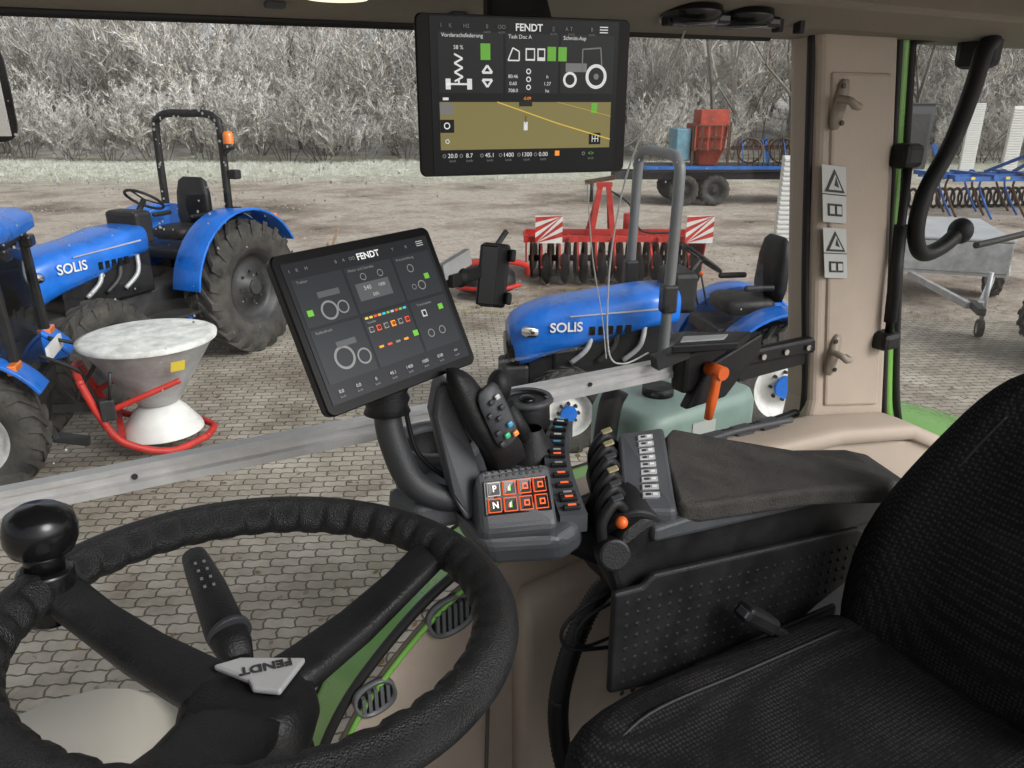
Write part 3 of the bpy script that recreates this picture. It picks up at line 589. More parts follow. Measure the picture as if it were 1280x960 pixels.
loft(cab,'windscreen_reflection',[sq((x,y,z),.5,.35,(1,.2,0),(0,.3,1),24,3.5) for x,y,z in((-.42,.5,1.6),(-.30,.85,1.66),(-.27,1.05,1.64),(-.24,1.22,1.48))],mat('reflection_pale',(.52,.49,.43),.5,var=.06,vs=3))  # pale solid added to imitate the blurred reflection low in the windscreen
box(cab,'under_armrest_console',(1.28,.95,1.5),(.55,.22,.66),BLK,bevel=.03)
gp=[p+V((0,.004,0)) for p in outer][::-1]+[V((-.9,1.364,1.1)),V((-.9,1.364,2.80)),V((1.50,1.364,2.80))]
obj('side_window_glass',gp,[tuple(range(len(gp)))],GLS,cab)
obj('rear_quarter_glass',[(1.84,1.364,2.82),(3.2,1.364,2.88),(3.2,1.364,1.3),(2.10,1.364,1.6)],[(0,1,2,3)],GLS,cab)
vs=[];fs=[];rr=random.Random(11)
for i in range(1500):
    x=rr.triangular(-.45,1.45,.0); z=rr.uniform(2.0,2.78) if rr.random()<.10 else rr.triangular(2.42,2.78,2.74)
    if x>.6 and rr.random()<.75: continue
    s=rr.choice((.0008,.0011,.0015,.0022)); b=len(vs)
    for q in range(6): a=q*1.047; vs.append((x+s*math.cos(a)*rr.uniform(.7,1.2),1.361,z+s*1.2*math.sin(a)))
    vs.append((x,1.361-s*.6,z)); fs+=[(b+q,b+(q+1)%6,b+6) for q in range(6)]
obj('raindrops',vs,fs,mat('water_droplet',(.75,.77,.78),.12),cab,smooth=True)
loft(cab,'roof_header',[[V((x,1.22,2.80)),V((x,1.34,2.775+.01*x)),V((x,1.42,2.78+.01*x)),V((x,1.44,3.0)),V((x,1.18,3.0)),V((x,1.12,2.83))] for x in(-1.0,0,1.0,1.6,2.3,3.2)],BEID,smooth=False,bevel=.01)
obj('headliner',[(-.9,.2,2.97),(3.0,.2,2.97),(3.0,1.2,2.93),(-.9,1.2,2.93)],[(0,1,2,3)],BEID,cab)
tube(cab,'header_seal',[(-1,1.345,2.768),(0,1.345,2.772),(1.4,1.345,2.79)],.008,SEAL)
pil=[(1.47,1.27,2.86),(1.495,1.27,2.74),(1.568,1.27,2.27),(1.63,1.27,1.90),(1.61,1.27,1.74),(2.02,1.27,1.64),(1.96,1.27,1.76),(1.87,1.27,2.22),(1.765,1.27,2.74),(1.74,1.27,2.86)]
prism(cab,'door_pillar',pil,(0,.10,0),BEI,bevel=.022,seg=4)
prism(cab,'pillar_cover',[(1.525,1.262,2.72),(1.735,1.262,2.72),(1.82,1.262,2.30),(1.90,1.262,1.84),(1.672,1.262,1.88),(1.605,1.262,2.27)],(0,.02,0),BEI,bevel=.008)
tube(cab,'pillar_seal',[(1.482,1.30,2.82),(1.565,1.30,2.27),(1.632,1.30,1.90),(1.61,1.32,1.85),(1.5,1.34,1.83)],.010,SEAL)
for z0,x0 in((2.65,1.555),(2.03,1.665)):
    loft(cab,'coat_hook_plate',[sq((x0,y,z0),.035,.11,(1,0,-.15),(0.15,0,1),20,2.6) for y in(1.262,1.252)],mat('beige_hook',(.33,.28,.23),.5))
    tube(cab,'coat_hook',[(x0-.014,1.25,z0+.012),(x0-.012,1.222,z0+.008),(x0+.0,1.215,z0-.002),(x0+.016,1.218,z0-.004),(x0+.02,1.235,z0-.002)],.009,MATS['beige_hook'],8)
    for dz in(.04,-.04): cyl(cab,'screw',(x0-dz*.15,1.25,z0+dz),(x0-dz*.15,1.247,z0+dz),.006,STL,n=10)
def label(Q):
    key(cab,'warning_label',Q,0,0,1,1,.001,LBL)
    key(cab,'label_border',Q,.0,.49,1,.51,.0015,INK)
    a,b,c=quadp(Q,.5,.06),quadp(Q,.92,.46),quadp(Q,.08,.46); n=quadn(Q)
    prism(cab,'warning_triangle',[a+n*.002,b+n*.002,c+n*.002],n*.0008,INK)
    ce=(a+b+c)/3; prism(cab,'warning_triangle_inner',[ce+(p-ce)*.68+n*.0032 for p in(a,b,c)],n*.0008,LBL)
    prism(cab,'warning_mark',[ce+n*.0045+(a-ce)*.5+(b-c)*.03,ce+n*.0045+(b-ce)*.35,ce+n*.0045+(c-ce)*.1],n*.0005,INK)
    key(cab,'book_icon',Q,.2,.66,.48,.88,.001,INK,.002); key(cab,'book_icon_r',Q,.52,.66,.8,.88,.001,INK,.002)
    key(cab,'book_page',Q,.25,.7,.45,.84,.001,LBL,.0035); key(cab,'book_page_r',Q,.55,.7,.75,.84,.001,LBL,.0035)
label([(1.52,1.256,2.52),(1.605,1.256,2.51),(1.637,1.256,2.375),(1.552,1.256,2.385)])
label([(1.554,1.256,2.372),(1.639,1.256,2.362),(1.672,1.256,2.235),(1.587,1.256,2.245)])
for P_,r,mm,nm in(([(1.80,1.31,2.86),(1.86,1.31,2.5),(1.95,1.31,2.05),(2.03,1.31,1.74),(2.12,1.31,1.64),(2.35,1.31,1.52),(2.7,1.31,1.42)],.019,GRN,'green_door_frame'),([(1.835,1.30,2.80),(1.89,1.30,2.5),(1.98,1.30,2.05),(2.06,1.30,1.77),(2.15,1.30,1.67),(2.4,1.30,1.56)],.011,SEAL,'door_seal'),([(1.835,1.30,2.80),(2.4,1.31,2.86),(3.2,1.32,2.93)],.014,SEAL,'door_seal_top'),([(1.775,1.30,2.86),(1.84,1.30,2.5),(1.93,1.30,2.05),(2.0,1.30,1.74)],.010,SEAL,'pillar_rear_seal')):
    tube(cab,nm,P_,r,mm)
tube(cab,'grab_handle',[(2.06,1.27,2.82),(2.03,1.22,2.80),(1.975,1.20,2.775),(1.955,1.20,2.68),(1.93,1.21,2.56),(1.875,1.22,2.44),(1.865,1.22,2.345),(1.905,1.22,2.285),(1.98,1.22,2.29),(2.05,1.22,2.325)],.021,BLK,12)
box(cab,'handle_mount',(2.05,1.26,2.80),(.06,.10,.13),BLK,bevel=.02); ball(cab,'handle_tip',(2.06,1.22,2.33),.032,BLK,(1,1,1.1))
cyl(cab,'gas_strut',(1.815,1.24,2.52),(1.86,1.24,2.06),.011,BLK); cyl(cab,'gas_strut_body',(1.83,1.24,2.36),(1.855,1.24,2.10),.016,BLK)
box(cab,'strut_mount',(1.815,1.25,2.53),(.07,.06,.06),BLK,bevel=.015); box(cab,'strut_mount_low',(1.86,1.25,2.045),(.07,.06,.05),BLK,bevel=.015)
tube(cab,'rear_wiper_arm',[(2.55,1.45,2.215),(2.68,1.45,2.222),(2.95,1.45,2.24)],.011,BLK)
for x in(1.04,1.17):
    lathe(cab,'roof_vent_knob',[(0,-.022),(.05,-.02),(.062,-.005),(.06,.01),(.03,.02)],BLKS,(x,1.2,2.81)); box(cab,'knob_tab',(x+.055,1.18,2.80),(.04,.03,.02),BLKS,bevel=.006)
for x in(.99,1.27,1.33): box(cab,'roof_clip',(x,1.2,2.80),(.015,.02,.03),BLK,bevel=.003)
lathe(cab,'dome_lamp',[(0,-.014),(.045,-.012),(.055,.0),(.055,.02)],emi('lamp_warm',(1,.86,.6),1.2),(.37,1.19,2.805))
lathe(cab,'dome_lamp_bezel',[(.053,-.006),(.07,-.006),(.075,.02)],BEID,(.37,1.19,2.805))
for x in(.05,.3,.6,.9): box(cab,'header_clip',(x,1.27,2.79),(.03,.02,.012),GRY,bevel=.004)
def vent(c,w,h,slats,par=cab):
    c=V(c); loft(par,'vent_bezel',[sq(c+V((0,-d,0)),w*s,h*s,(1,0,.25),(-.25,0,1),28,2.4) for d,s in((0,1.0),(.012,.97),(.012,.84),(-.004,.80))],mat('vent_grey',(.12,.125,.13),.4))
    loft(par,'vent_dark',[sq(c+V((0,-d,0)),w*.82,h*.82,(1,0,.25),(-.25,0,1),28,2.4) for d in(0,.004)],SEAL)
    for q in range(slats):
        t=(q+.5)/slats-.5; box(par,'vent_slat',c+V((t*w*.72,-.009,t*w*.18)),(.007,.010,h*.66*math.sqrt(max(.1,1-(t*1.7)**2))),MATS['vent_grey'])
vent((.50,1.155,1.705),.105,.085,6); vent((.335,1.155,1.575),.085,.075,5)
mr_=empty('door_mirror'); loft(mr_,'mirror_housing',[sq((-.130,y,2.668),.12*s,.15*s,(1,0,0),(0,0,1),24,6) for y,s in((1.56,.8),(1.54,1),(1.50,1))],BLK); box(mr_,'mirror_glass',(-.130,1.497,2.668),(.10,.004,.13),CHR); tube(mr_,'mirror_arm',[(-.16,1.56,2.7),(-.3,1.5,2.75),(-.6,1.4,2.8)],.015,BLK)
RL=empty('mounting_rail')
def railsec(x,y,z):
    return [V((x,y-.012,z-.022)),V((x,y+.012,z-.022)),V((x,y+.012,z+.022)),V((x,y-.012,z+.022)),V((x,y-.012,z+.012)),V((x,y-.005,z+.009)),V((x,y-.005,z-.004)),V((x,y-.012,z-.008))]
loft(RL,'rail_profile',[railsec(-.6,1.28,2.078),railsec(1.28,1.28,2.078)],ALU,smooth=False)
box(RL,'rail_end_cap',(1.50,1.29,2.06),(.30,.03,.045),BLK,bevel=.01); beam(RL,'rail_bracket',(1.35,1.29,2.03),(1.62,1.31,2.03),.03,.05,BLK)
for x in(1.42,1.5,1.58): cyl(RL,'bolt',(x,1.272,2.06),(x,1.266,2.06),.008,CHR,n=6)
for x in(.0,.45,.9): cyl(RL,'rail_screw',(x,1.274,2.079),(x,1.271,2.079),.005,STL,n=8)
CL=empty('rail_clamp',(-.045,0,0))
box(CL,'clamp_body',(1.24,1.255,2.075),(.13,.05,.10),BLK,bevel=.01); prism(CL,'clamp_top_plate',[(1.12,1.22,2.135),(1.27,1.17,2.135),(1.36,1.22,2.135),(1.22,1.29,2.135)],(0,0,.02),BLK,bevel=.004)
prism(CL,'clamp_slot_plate',[(1.15,1.225,2.156),(1.25,1.195,2.156),(1.28,1.215,2.156),(1.18,1.25,2.156)],(0,0,.004),GALV)
prism(CL,'clamp_wing',[(1.24,1.22,2.09),(1.40,1.22,2.145),(1.40,1.22,2.10),(1.30,1.22,2.0),(1.18,1.22,1.99)],(0,.03,0),BLK,bevel=.006)
loft(CL,'orange_lever',[sq((x,1.185,z),w_,.018,(1,0,0),(0,1,0),14,3) for x,z,w_ in((1.215,1.975,.016),(1.222,2.02,.026),(1.228,2.06,.022),(1.235,2.085,.034))],ORG)
cyl(CL,'lever_pivot',(1.235,1.22,2.085),(1.235,1.17,2.085),.016,ORG,n=18); beam(CL,'clamp_arm',(1.10,1.25,2.11),(1.18,1.24,2.13),.03,.03,STL)
wr=empty('hanging_cable'); CB=mat('white_cable',(.6,.6,.58),.5)
tube(wr,'cable',[(1.13,1.31,2.80),(1.07,1.31,2.65),(1.02,1.31,2.57),(.985,1.31,2.46),(.965,1.31,2.31),(.965,1.3,2.14),(1.0,1.29,2.105),(1.07,1.29,2.12)],.0020,CB,6)
tube(wr,'cable_loop',[(.84,1.31,2.80),(.86,1.31,2.70),(.90,1.31,2.62),(.98,1.31,2.57),(1.05,1.31,2.62),(1.10,1.31,2.74)],.0012,CB,6)
tube(wr,'cable_thin',[(.90,1.31,2.50),(.92,1.31,2.35),(.95,1.31,2.22),(.96,1.30,2.12)],.0012,CB,6)
own=empty('own_rear_fender')
secs=[]
for i in range(15):
    a=math.radians(15+100*i/14); secs.append([V((2.75+.88*math.cos(a),y,.60+.88*math.sin(a)-abs(y-1.7)*.08)) for y in(1.42,1.5,1.7,1.9,1.98)]+[V((2.75+.85*math.cos(a),y,.60+.85*math.sin(a))) for y in(1.98,1.42)])
loft(own,'fender_shell',secs,GRN)
wheel(own,'tractor_rear_wheel',(2.75,1.72,.66),.66,.45,GRN,1,22)
tk=empty('storage_tank',(2.2,2.45,0))
loft(tk,'tank_body',[sq((0,0,z),.72*a,.42*a,(1,.1,0),(-.1,1,0),28,6) for z,a in((.75,.95),(.8,1),(1.38,1),(1.43,.94),(1.44,.85))],TEAL); cyl(tk,'tank_cap',(-.1,0,1.44),(-.1,0,1.48),.07,BLK)
box(tk,'tank_label',(-.02,-.222,1.33),(.13,.004,.09),LBL); box(tk,'stand',(0,0,.38),(.6,.36,.76),STL,bevel=.02); tube(tk,'filler_hose',[(-.42,-.1,.6),(-.48,-.12,1.1),(-.44,-.1,1.45),(-.40,-.1,1.55)],.05,BLK)
# ---------------------------------------------------------------- displays
def display(name,c,u,v,wd,h,th=.018,r=.009):
    R=rotm(u,v); M=Matrix.Translation(c)@R.to_4x4(); E=empty(name,M=M)
    loft(E,'housing',[rrect(wd*a,h*a,r,z) for z,a in((-th,.94),(-th*.75,.99),(-.003,1),(0,.988))],BEZ,smooth=False)
    return E
def rect(E,nm,x0,y0,x1,y1,m,L=1):
    z=.0006*L+.0004; return obj(nm,[(x0,y0,z),(x1,y0,z),(x1,y1,z),(x0,y1,z)],[(0,1,2,3)],m,E)
sBK=emi('screen_black',(.006,.007,.008),.5); sW=emi('screen_white',(.72,.74,.74),.5); sG=emi('screen_green',(.14,.42,.05),.5); sOL=emi('screen_field',(.20,.172,.068),.58); sD=emi('screen_dark_grey',(.018,.019,.021),.4); sY=emi('screen_yellow',(.6,.45,.08),.6); sR=emi('screen_red',(.6,.08,.04),.6); sB=emi('screen_cyan',(.05,.45,.6),.5); sGr=emi('screen_grey',(.22,.22,.22),.35); sOR=emi('screen_orange',(.8,.25,.03),.8)
k=.001164
TM=display('overhead_monitor',(.572,.988,2.659),(.983,-.184,0),(0,0,1),.312,.208)
def px(x,y): return ((x-651)*k*.99,(118-y)*k*.98)
def r_(nm,x0,y0,x1,y1,m,L=2): a=px(x0,y0);b=px(x1,y1); rect(TM,nm,a[0],b[1],b[0],a[1],m,L)
def t_(s,x,y,sz,m=sW,al='CENTER'): a=px(x,y); text(TM,'screen_text',s,(a[0],a[1],.0031),sz*k*1.0,m,align=al)
def ln(E,pts,wd,m,z=.0022):
    for a,b in zip(pts,pts[1:]):
        a,b=V((*a,z)),V((*b,z)); n_=V((-(b-a).y,(b-a).x,0)).normalized()*wd/2; obj('screen_line',[a-n_,b-n_,b+n_,a+n_],[(0,1,2,3)],m,E)
def ring(E,cx,cy,r0,r1,m,z=.0022,n=24):
    vs=[(cx+r*math.cos(2*math.pi*j/n),cy+r*math.sin(2*math.pi*j/n),z) for r in(r0,r1) for j in range(n)]
    obj('screen_ring',vs,[(j,(j+1)%n,n+(j+1)%n,n+j) for j in range(n)],m,E)
r_('screen',532,30,770,206,sBK,1)
text(TM,'screen_text','FENDT',(*px(652,40),.0031),11*k,sW,bold=.0003)
for x,s in((545,'I'),(556,'K'),(575,'H2'),(600,'0'),(618,'OO'),(683,'||'),(700,'A'),(706,'T'),(733,'8')): t_(s,x,40,6,sGr)
for x in(600,618,683,706,733): t_('AUTO',x,46,3,sGr)
for q in range(3): r_('menu',744,36+q*3,755,37.2+q*3,sW)
r_('tile_left',541,46,620,113,sD); r_('tile_mid',623,46,690,113,sD); r_('tile_right',693,46,764,113,sD)
t_('Vorderachsfederung',545,50,6,al='LEFT'); t_('Task Doc A',626,50,6,al='LEFT'); t_('Schmitt-Asp',696,50,6,al='LEFT')
r_('green_btn',592,58,604,76,sG,3); r_('green_btn',690,60,701,76,sG,3); r_('green_btn',676,60,687,76,sG,3); t_('58 %',565,63,6)
ln(TM,[px(594,90),px(600,82),px(606,90),px(594,90)],.003,sW); ln(TM,[px(594,98),px(600,106),px(606,98),px(594,98)],.003,sW)
for q in range(6): ln(TM,[px(560+(q%2)*10,70+q*5),px(570-(q%2)*10,75+q*5)],.0025,sW)
ln(TM,[px(550,103),px(580,103)],.0025,sW); ln(TM,[px(565,98),px(565,103)],.0025,sW)
for x in(552,578): r_('tyre_icon',x-3,97,x+3,109,sW,3)
a=px(706,97); ring(TM,a[0],a[1],.007,.0105,sW); a=px(741,93); ring(TM,a[0],a[1],.012,.0165,sW); ring(TM,a[0],a[1],.0,.004,sGr)
r_('hood_icon',700,78,728,88,sGr,3); ln(TM,[px(722,88),px(722,62),px(746,60),px(748,80)],.0018,sGr)
for q,s in enumerate(('80:46','0.60','708.0')): t_(s,632,94+q*8,5.5)
for q,s in enumerate(('h','1.27','ha')): t_(s,676,94+q*8,5.5)
ln(TM,[px(626,76),px(640,76),px(640,66),px(632,62),px(626,76)],.0018,sW); r_('icon_tile',648,62,660,76,sW,3); r_('icon_tile2',649.5,64,658.5,74,sD,4); r_('icon_tile',663,62,673,76,sW,3); r_('icon_tile3',664.5,64,671.5,72,sD,4)
for q in range(3): ring(TM,*px(652,88+q*9),.0022,.0036,sW)
r_('field_map',541,123,763,178,sOL); ln(TM,[px(612,123),px(690,148),px(763,168)],.0016,sY,.0032); r_('vehicle',646,146,651,156,sW,4); ln(TM,[px(648.5,139),px(648.5,148)],.001,INK,.0033)
ln(TM,[px(690,123),px(763,140)],.0005,sY,.0032)
r_('map_button',541,143,558,158,sBK,3); r_('map_button',541,124,557,137,sGr,3); r_('map_button',734,160,750,174,sBK,3); r_('map_green',736,124,744,136,sG,3); ring(TM,*px(549,150),.003,.0045,sW,.0035); r_('map_button',640,122,657,128,sD,3); ring(TM,*px(549,168),.002,.003,sW,.0035)
for q in range(3): ln(TM,[px(738+q*4,163),px(738+q*4,171)],.001,sW,.0035)
ln(TM,[px(738,167),px(746,167)],.001,sW,.0035)
for x,s in((551,'20.0'),(572,'8.7'),(598,'45.1'),(622,'1400'),(646,'1300'),(668,'0.00'),(733,'<>')):
    t_(s,x+4,185,7,sG if s=='<>' else sW); t_('km/h',x+4,191,4,sGr); ring(TM,*px(x-6,185),.0015,.0026,sGr)
r_('orange_icon',688,181,694,187,sOR,3); t_('-0.09',650,119,5,sOR); r_('icon_small',545,118,552,121,sW,3)
prism(TM,'ceiling_bracket',[(-.05,.09,-.02),(.05,.09,-.02),(.04,.16,-.05),(-.04,.16,-.05)],(0,0,-.03),BLK,bevel=.005)
TB=display('terminal_display',(.3345,.97,2.38),(.94,.34,.03),(-.07,.43,.90),.268,.215,.022,.011)
def tr(nm,x0,y0,x1,y1,m,L=2): rect(TB,nm,(x0-130)*.00098,(100-y1)*.001,(x1-130)*.00098,(100-y0)*.001,m,L)
def tt(s,x,y,sz,m=sW,al='CENTER'): text(TB,'screen_text',s,((x-130)*.00098,(100-y)*.001,.0031),sz*.00105,m,align=al)
sBK2=emi('screen_reflected_grey',(.018,.019,.022),.7); sGr2=emi('screen_dim_grey',(.10,.105,.11),.3); sT=emi('screen_tile',(.028,.030,.034),.6)  # terminal background raised towards grey to imitate reflections on the screen
sW2=emi('screen_soft_white',(.45,.46,.47),.4)
tr('screen',4,6,256,194,sBK2,1); text(TB,'screen_text','FENDT',(.010,.083,.0031),.0125,sW,bold=.0003)
for x,s in((12,'I'),(24,'K'),(38,'H'),(85,'0'),(98,'A'),(112,'OO'),(185,'T'),(210,'8')): tt(s,x,17,6,sGr)
for q in range(3): tr('menu',232,12+q*3,245,13.2+q*3,sW2)
for (x0,y0,x1,y1) in((10,28,90,92),(94,28,176,92),(180,28,250,92),(10,96,90,168),(94,96,176,168),(180,96,250,168)): tr('tile',x0,y0,x1,y1,sT)
tt('Traktor',16,33,5,sGr,'LEFT'); tt('Motor und Getriebe',98,33,5,sGr,'LEFT'); tt('Kreuzschaltung',184,33,5,sGr,'LEFT'); tt('Reifendruck',16,101,5,sGr,'LEFT'); tt('Ventile',98,106,5,sGr,'LEFT')
tr('info_panel',102,52,160,76,sGr2,3); tt('540',120,60,8,sW2); tt('1000',145,60,6,sW2); tt('50%',130,71,6,sW2)
for q in range(10): tr('gauge',98+q*7.6,98,98+q*7.6+5.5,101,[sY,sY,sR,sOR,sB,sG,sW2,sR,sG,sB][q],3)
for q in range(6): tr('value_tile',98+q*13,112,106+q*13,120,[sGr,sR,sGr,sOR,sGr,sR][q],3); ring(TB,(102+q*13-130)*.00098,(100-116)*.001,.001,.0025,sBK,.0035)
for q in range(4): tr('value_tile_low',104+q*15,140,112+q*15,143,[sOR,sR,sGr,sOR][q],3)
for (x,y) in((16,70),(225,60),(168,134),(230,108)): tr('green_button',x,y,x+9,y+8,sG,3)
tr('qr_tile',196,110,205,120,sW2,3); tr('qr_in',198,112,203,118,sD,4); tt('Transmission',205,102,5,sGr)
for (cx,cy,r) in((50,76,.013),(72,76,.009),(46,140,.016),(76,146,.011),(205,48,.006),(120,44,.005),(215,75,.007),(200,75,.004),(150,44,.005),(200,145,.006),(222,145,.006)): ring(TB,(cx-130)*.00098,(100-cy)*.001,r*.78,r,sGr)
tr('hood_ic',40,50,75,58,sGr2,3); tr('hood_ic2',40,118,72,126,sGr2,3)
for x,s in((22,'0.0'),(50,'0.0'),(80,'0'),(110,'45.1'),(140,'1400'),(170,'1000'),(200,'0.00'),(232,'<>')): tt(s,x,180,6,sW2); tt('km/h',x,187,4,sGr)
ta=empty('terminal_arm')
tube(ta,'support_arm',[(.345,.985,2.28),(.338,.985,2.23),(.342,.975,2.18),(.362,.96,2.12),(.41,.95,2.085),(.48,.95,2.07)],.022,GRYD,14,rf=lambda t:.018+.003*math.sin(t*3.1))
lathe(ta,'swivel_bellows',[(.02,-.02),(.034,-.015),(.03,-.005),(.034,.005),(.03,.014),(.034,.022),(.028,.034),(.022,.05)],BLK,(.338,.985,2.245),(.02,.05,1))
tube(ta,'display_cable',[(.36,1.0,2.30),(.375,1.01,2.22),(.385,.99,2.15),(.43,.97,2.10)],.004,BLK,8)
box(ta,'mount_plate',(.350,1.0,2.33),(.09,.02,.09),BLK,bevel=.01)
ph=empty('phone_holder',(.0,.0,.01))
R=rotm((.86,-.28,-.12),(.12,.12,1)); c=V((.575,1.10,2.375))
box(ph,'holder_body',c,(.046,.105,.024),BLK,bevel=.006,R=R); box(ph,'phone',c+R@V((-.014,.0,.017)),(.03,.098,.010),BLKS,bevel=.003,R=R)
for dy in(.035,-.035): box(ph,'holder_claw',c+R@V((.024,dy,.01)),(.01,.02,.035),BLK,bevel=.003,R=R)
beam(ph,'holder_arm',(.47,1.05,2.385),(.55,1.10,2.385),.018,.02,BLK,.003); ball(ph,'ball_joint',(.50,1.07,2.385),.016,BLK); beam(ph,'arm_bracket',(.46,1.05,2.40),(.52,1.08,2.415),.01,.025,GALV)
# ---------------------------------------------------------------- joystick console
JC=empty('joystick_console')
KQ=[(.453,.905,2.132),(.552,.893,2.125),(.532,.836,2.07),(.440,.868,2.070)]
n_=quadn(KQ)
body=[(.445,1.04,2.07),(.415,.93,2.075),(.425,.865,2.045),(.535,.820,2.045),(.585,.835,2.045),(.645,.96,2.06),(.72,1.14,2.07),(.69,1.21,2.07),(.56,1.16,2.07)]
prism(JC,'console_base',body,(0.02,.02,-.06),GRY,bevel=.02,seg=4)
prism(JC,'keypad_housing',[quadp(KQ,-.12,-.15),quadp(KQ,1.12,-.15),quadp(KQ,1.1,1.12),quadp(KQ,-.1,1.12)],(0.0,.03,-.07),GRY,bevel=.012,seg=3)
key(JC,'keypad_plate',KQ,-.02,.12,1.02,.80,.002,BLKS,.0005,.001)
ORE=emi('key_orange_light',(.72,.11,.03),.7); KW=emi('key_symbol',(.8,.75,.65),.6)
for i in range(4):
    for j in range(2):
        s0=.02+i*.245;t0=.15+j*.325
        key(JC,'key',KQ,s0,t0,s0+.205,t0+.28,.004,ORE if (i+j) else WHT,.002,.001)
        key(JC,'key_face',KQ,s0+.016,t0+.020,s0+.189,t0+.260,.0012,BLKS,.0062)
        ctr=[s0+.102,t0+.14]
        if i>=2: key(JC,'key_symbol',KQ,ctr[0]-.045,ctr[1]-.06,ctr[0]+.045,ctr[1]+.06,.0008,ORE,.0078); key(JC,'key_symbol_core',KQ,ctr[0]-.022,ctr[1]-.03,ctr[0]+.022,ctr[1]+.03,.0008,BLKS,.009)
        elif i==1:
            for q in range(3): key(JC,'key_symbol',KQ,ctr[0]-.045+q*.02,ctr[1]-.01-q*.025,ctr[0]-.03+q*.02,ctr[1]+.06,.0008,(ORE,KW,emi('key_green',(.2,.7,.1),.8))[q],.0078)
        else: text(JC,'key_letter',('P','N')[j],quadp(KQ,*ctr)+n_*.009,.013,KW,rotm(V(KQ[1])-V(KQ[0]),V(KQ[0])-V(KQ[3])),bold=.0003)
for i in range(9):
    for j in range(2): p=quadp(KQ,.05+i*.11,-.06+j*.09)+n_*.0012; cyl(JC,'speaker_hole',p,p+n_*.0008,.0022,SEAL,n=8)
prism(JC,'joystick_flank',[(.405,.95,2.27),(.395,.955,2.22),(.41,.93,2.10),(.425,.90,2.06),(.47,.92,2.08),(.46,.95,2.15),(.425,.955,2.27)],(.012,.05,0),GRY,bevel=.01,seg=3)
loft(JC,'joystick_grip',[sq(c,a,b,(1,.25,-.3),(-.2,1,.2),24,3) for c,a,b in(((.50,.94,2.105),.035,.035),((.495,.94,2.13),.04,.04),((.50,.935,2.15),.075,.055),((.485,.93,2.18),.085,.06),((.468,.93,2.21),.078,.058),((.452,.93,2.24),.066,.052),((.438,.93,2.27),.050,.045),((.43,.93,2.29),.034,.034),((.426,.93,2.296),.014,.016))],BLK)
loft(JC,'joystick_face',[sq(c,a,b,(.35,-.1,-.9),(.9,.2,.35),20,4) for c,a,b in(((.478,.905,2.225),.105,.046),((.474,.897,2.225),.098,.040))],GRY)
RJ=rotm((.9,.2,.35),(-.42,.1,.9))
cc=[emi('btn_green',(.05,.38,.18),.3),emi('btn_blue',(.05,.26,.42),.3),emi('btn_orange',(.7,.22,.04),.4),GRYD,GALV]
for i,(a,b,ci) in enumerate(((0,-.03,0),(.012,-.018,1),(-.012,-.018,3),(.0,0,3),(.012,.012,3),(-.012,.012,3),(.0,.028,3),(.014,-.036,2),(-.014,-.036,3),(.012,.03,4))):
    box(JC,'joystick_button',V((.474,.892,2.225))+RJ@V((a,b,0)),(.009,.008,.005),cc[ci],bevel=.002,R=RJ)
prism(JC,'joystick_boot',[(.47,.97,2.11),(.54,.96,2.11),(.545,.90,2.11),(.475,.905,2.11)],(0,0,-.03),BLK,bevel=.008)
cyl(JC,'cross_lever',(.62,1.06,2.08),(.575,1.055,2.17),.019,BLK,.013); ball(JC,'cross_lever_head',(.560,1.055,2.205),.021,BLK,(1,1,1.5)); lathe(JC,'lever_boot',[(.05,0),(.045,.015),(.03,.03),(.02,.05)],BLK,(.625,1.06,2.065))
cyl(JC,'round_lid',(.67,1.15,2.06),(.67,1.15,2.13),.045,BLK,.042,bevel=.006); ball(JC,'lid_knob',(.67,1.15,2.13),.016,BLKS,(1,1,.5))
lathe(JC,'lid_rim',[(.046,2.125),(.05,2.13),(.046,2.137),(.038,2.135)],GRY,(.67,1.15,0))
lathe(JC,'cup_holder',[(.075,-.09),(.082,-.01),(.082,.0),(.066,.002),(.062,-.01),(.055,-.085),(0,-.085)],GRY,(.475,1.13,2.10)); lathe(JC,'cup_liner',[(.06,-.012),(.052,-.08),(0,-.08)],BLK,(.475,1.13,2.10))
prism(JC,'holder_bridge',[(.34,1.02,2.085),(.36,.95,2.085),(.43,.94,2.085),(.56,1.0,2.085),(.60,1.14,2.085),(.50,1.12,2.085),(.42,1.05,2.085)],(0,0,-.05),GRY,bevel=.012,seg=3)
arc=catmull([(.735,1.13,2.08),(.685,1.065,2.08),(.635,.985,2.078),(.60,.905,2.068),(.58,.85,2.058)],6)
secs=[]
for i,p in enumerate(arc):
    d=(arc[min(i+1,len(arc)-1)]-arc[max(i-1,0)]).normalized(); s=V((-d.y,d.x,0)); secs.append([p-s*.022-V((0,0,.03)),p+s*.022-V((0,0,.03)),p+s*.022,p-s*.022])
loft(JC,'switch_strip',secs,GRY,smooth=False)
cs=[MATS['btn_blue'],WHT,MATS['btn_blue'],WHT,MATS['btn_blue'],GALV,ORE,GALV,ORE,ORE,GALV,ORE,ORE]
for i in range(13):
    p=arc[min(len(arc)-1,1+int(i*1.8))]; d=(arc[min(1+int(i*1.8)+1,len(arc)-1)]-p); ang_=math.atan2(d.y,d.x) if d.length>1e-5 else -2.2
    box(JC,'rocker_switch',p+V((0,0,.004)),(.009,.028,.008),BLK,rz=ang_,bevel=.002); box(JC,'switch_mark',p+V((0,0,.0088)),(.0035,.013,.0016),cs[i],rz=ang_)
beam(JC,'pedestal',(.55,.98,2.03),(.72,.92,1.93),.12,.07,BLK,.02)
for a in((.52,.99),(.60,1.08),(.57,.93)): cyl(JC,'small_button',(a[0],a[1],2.07),(a[0],a[1],2.082),.008,BLKS)
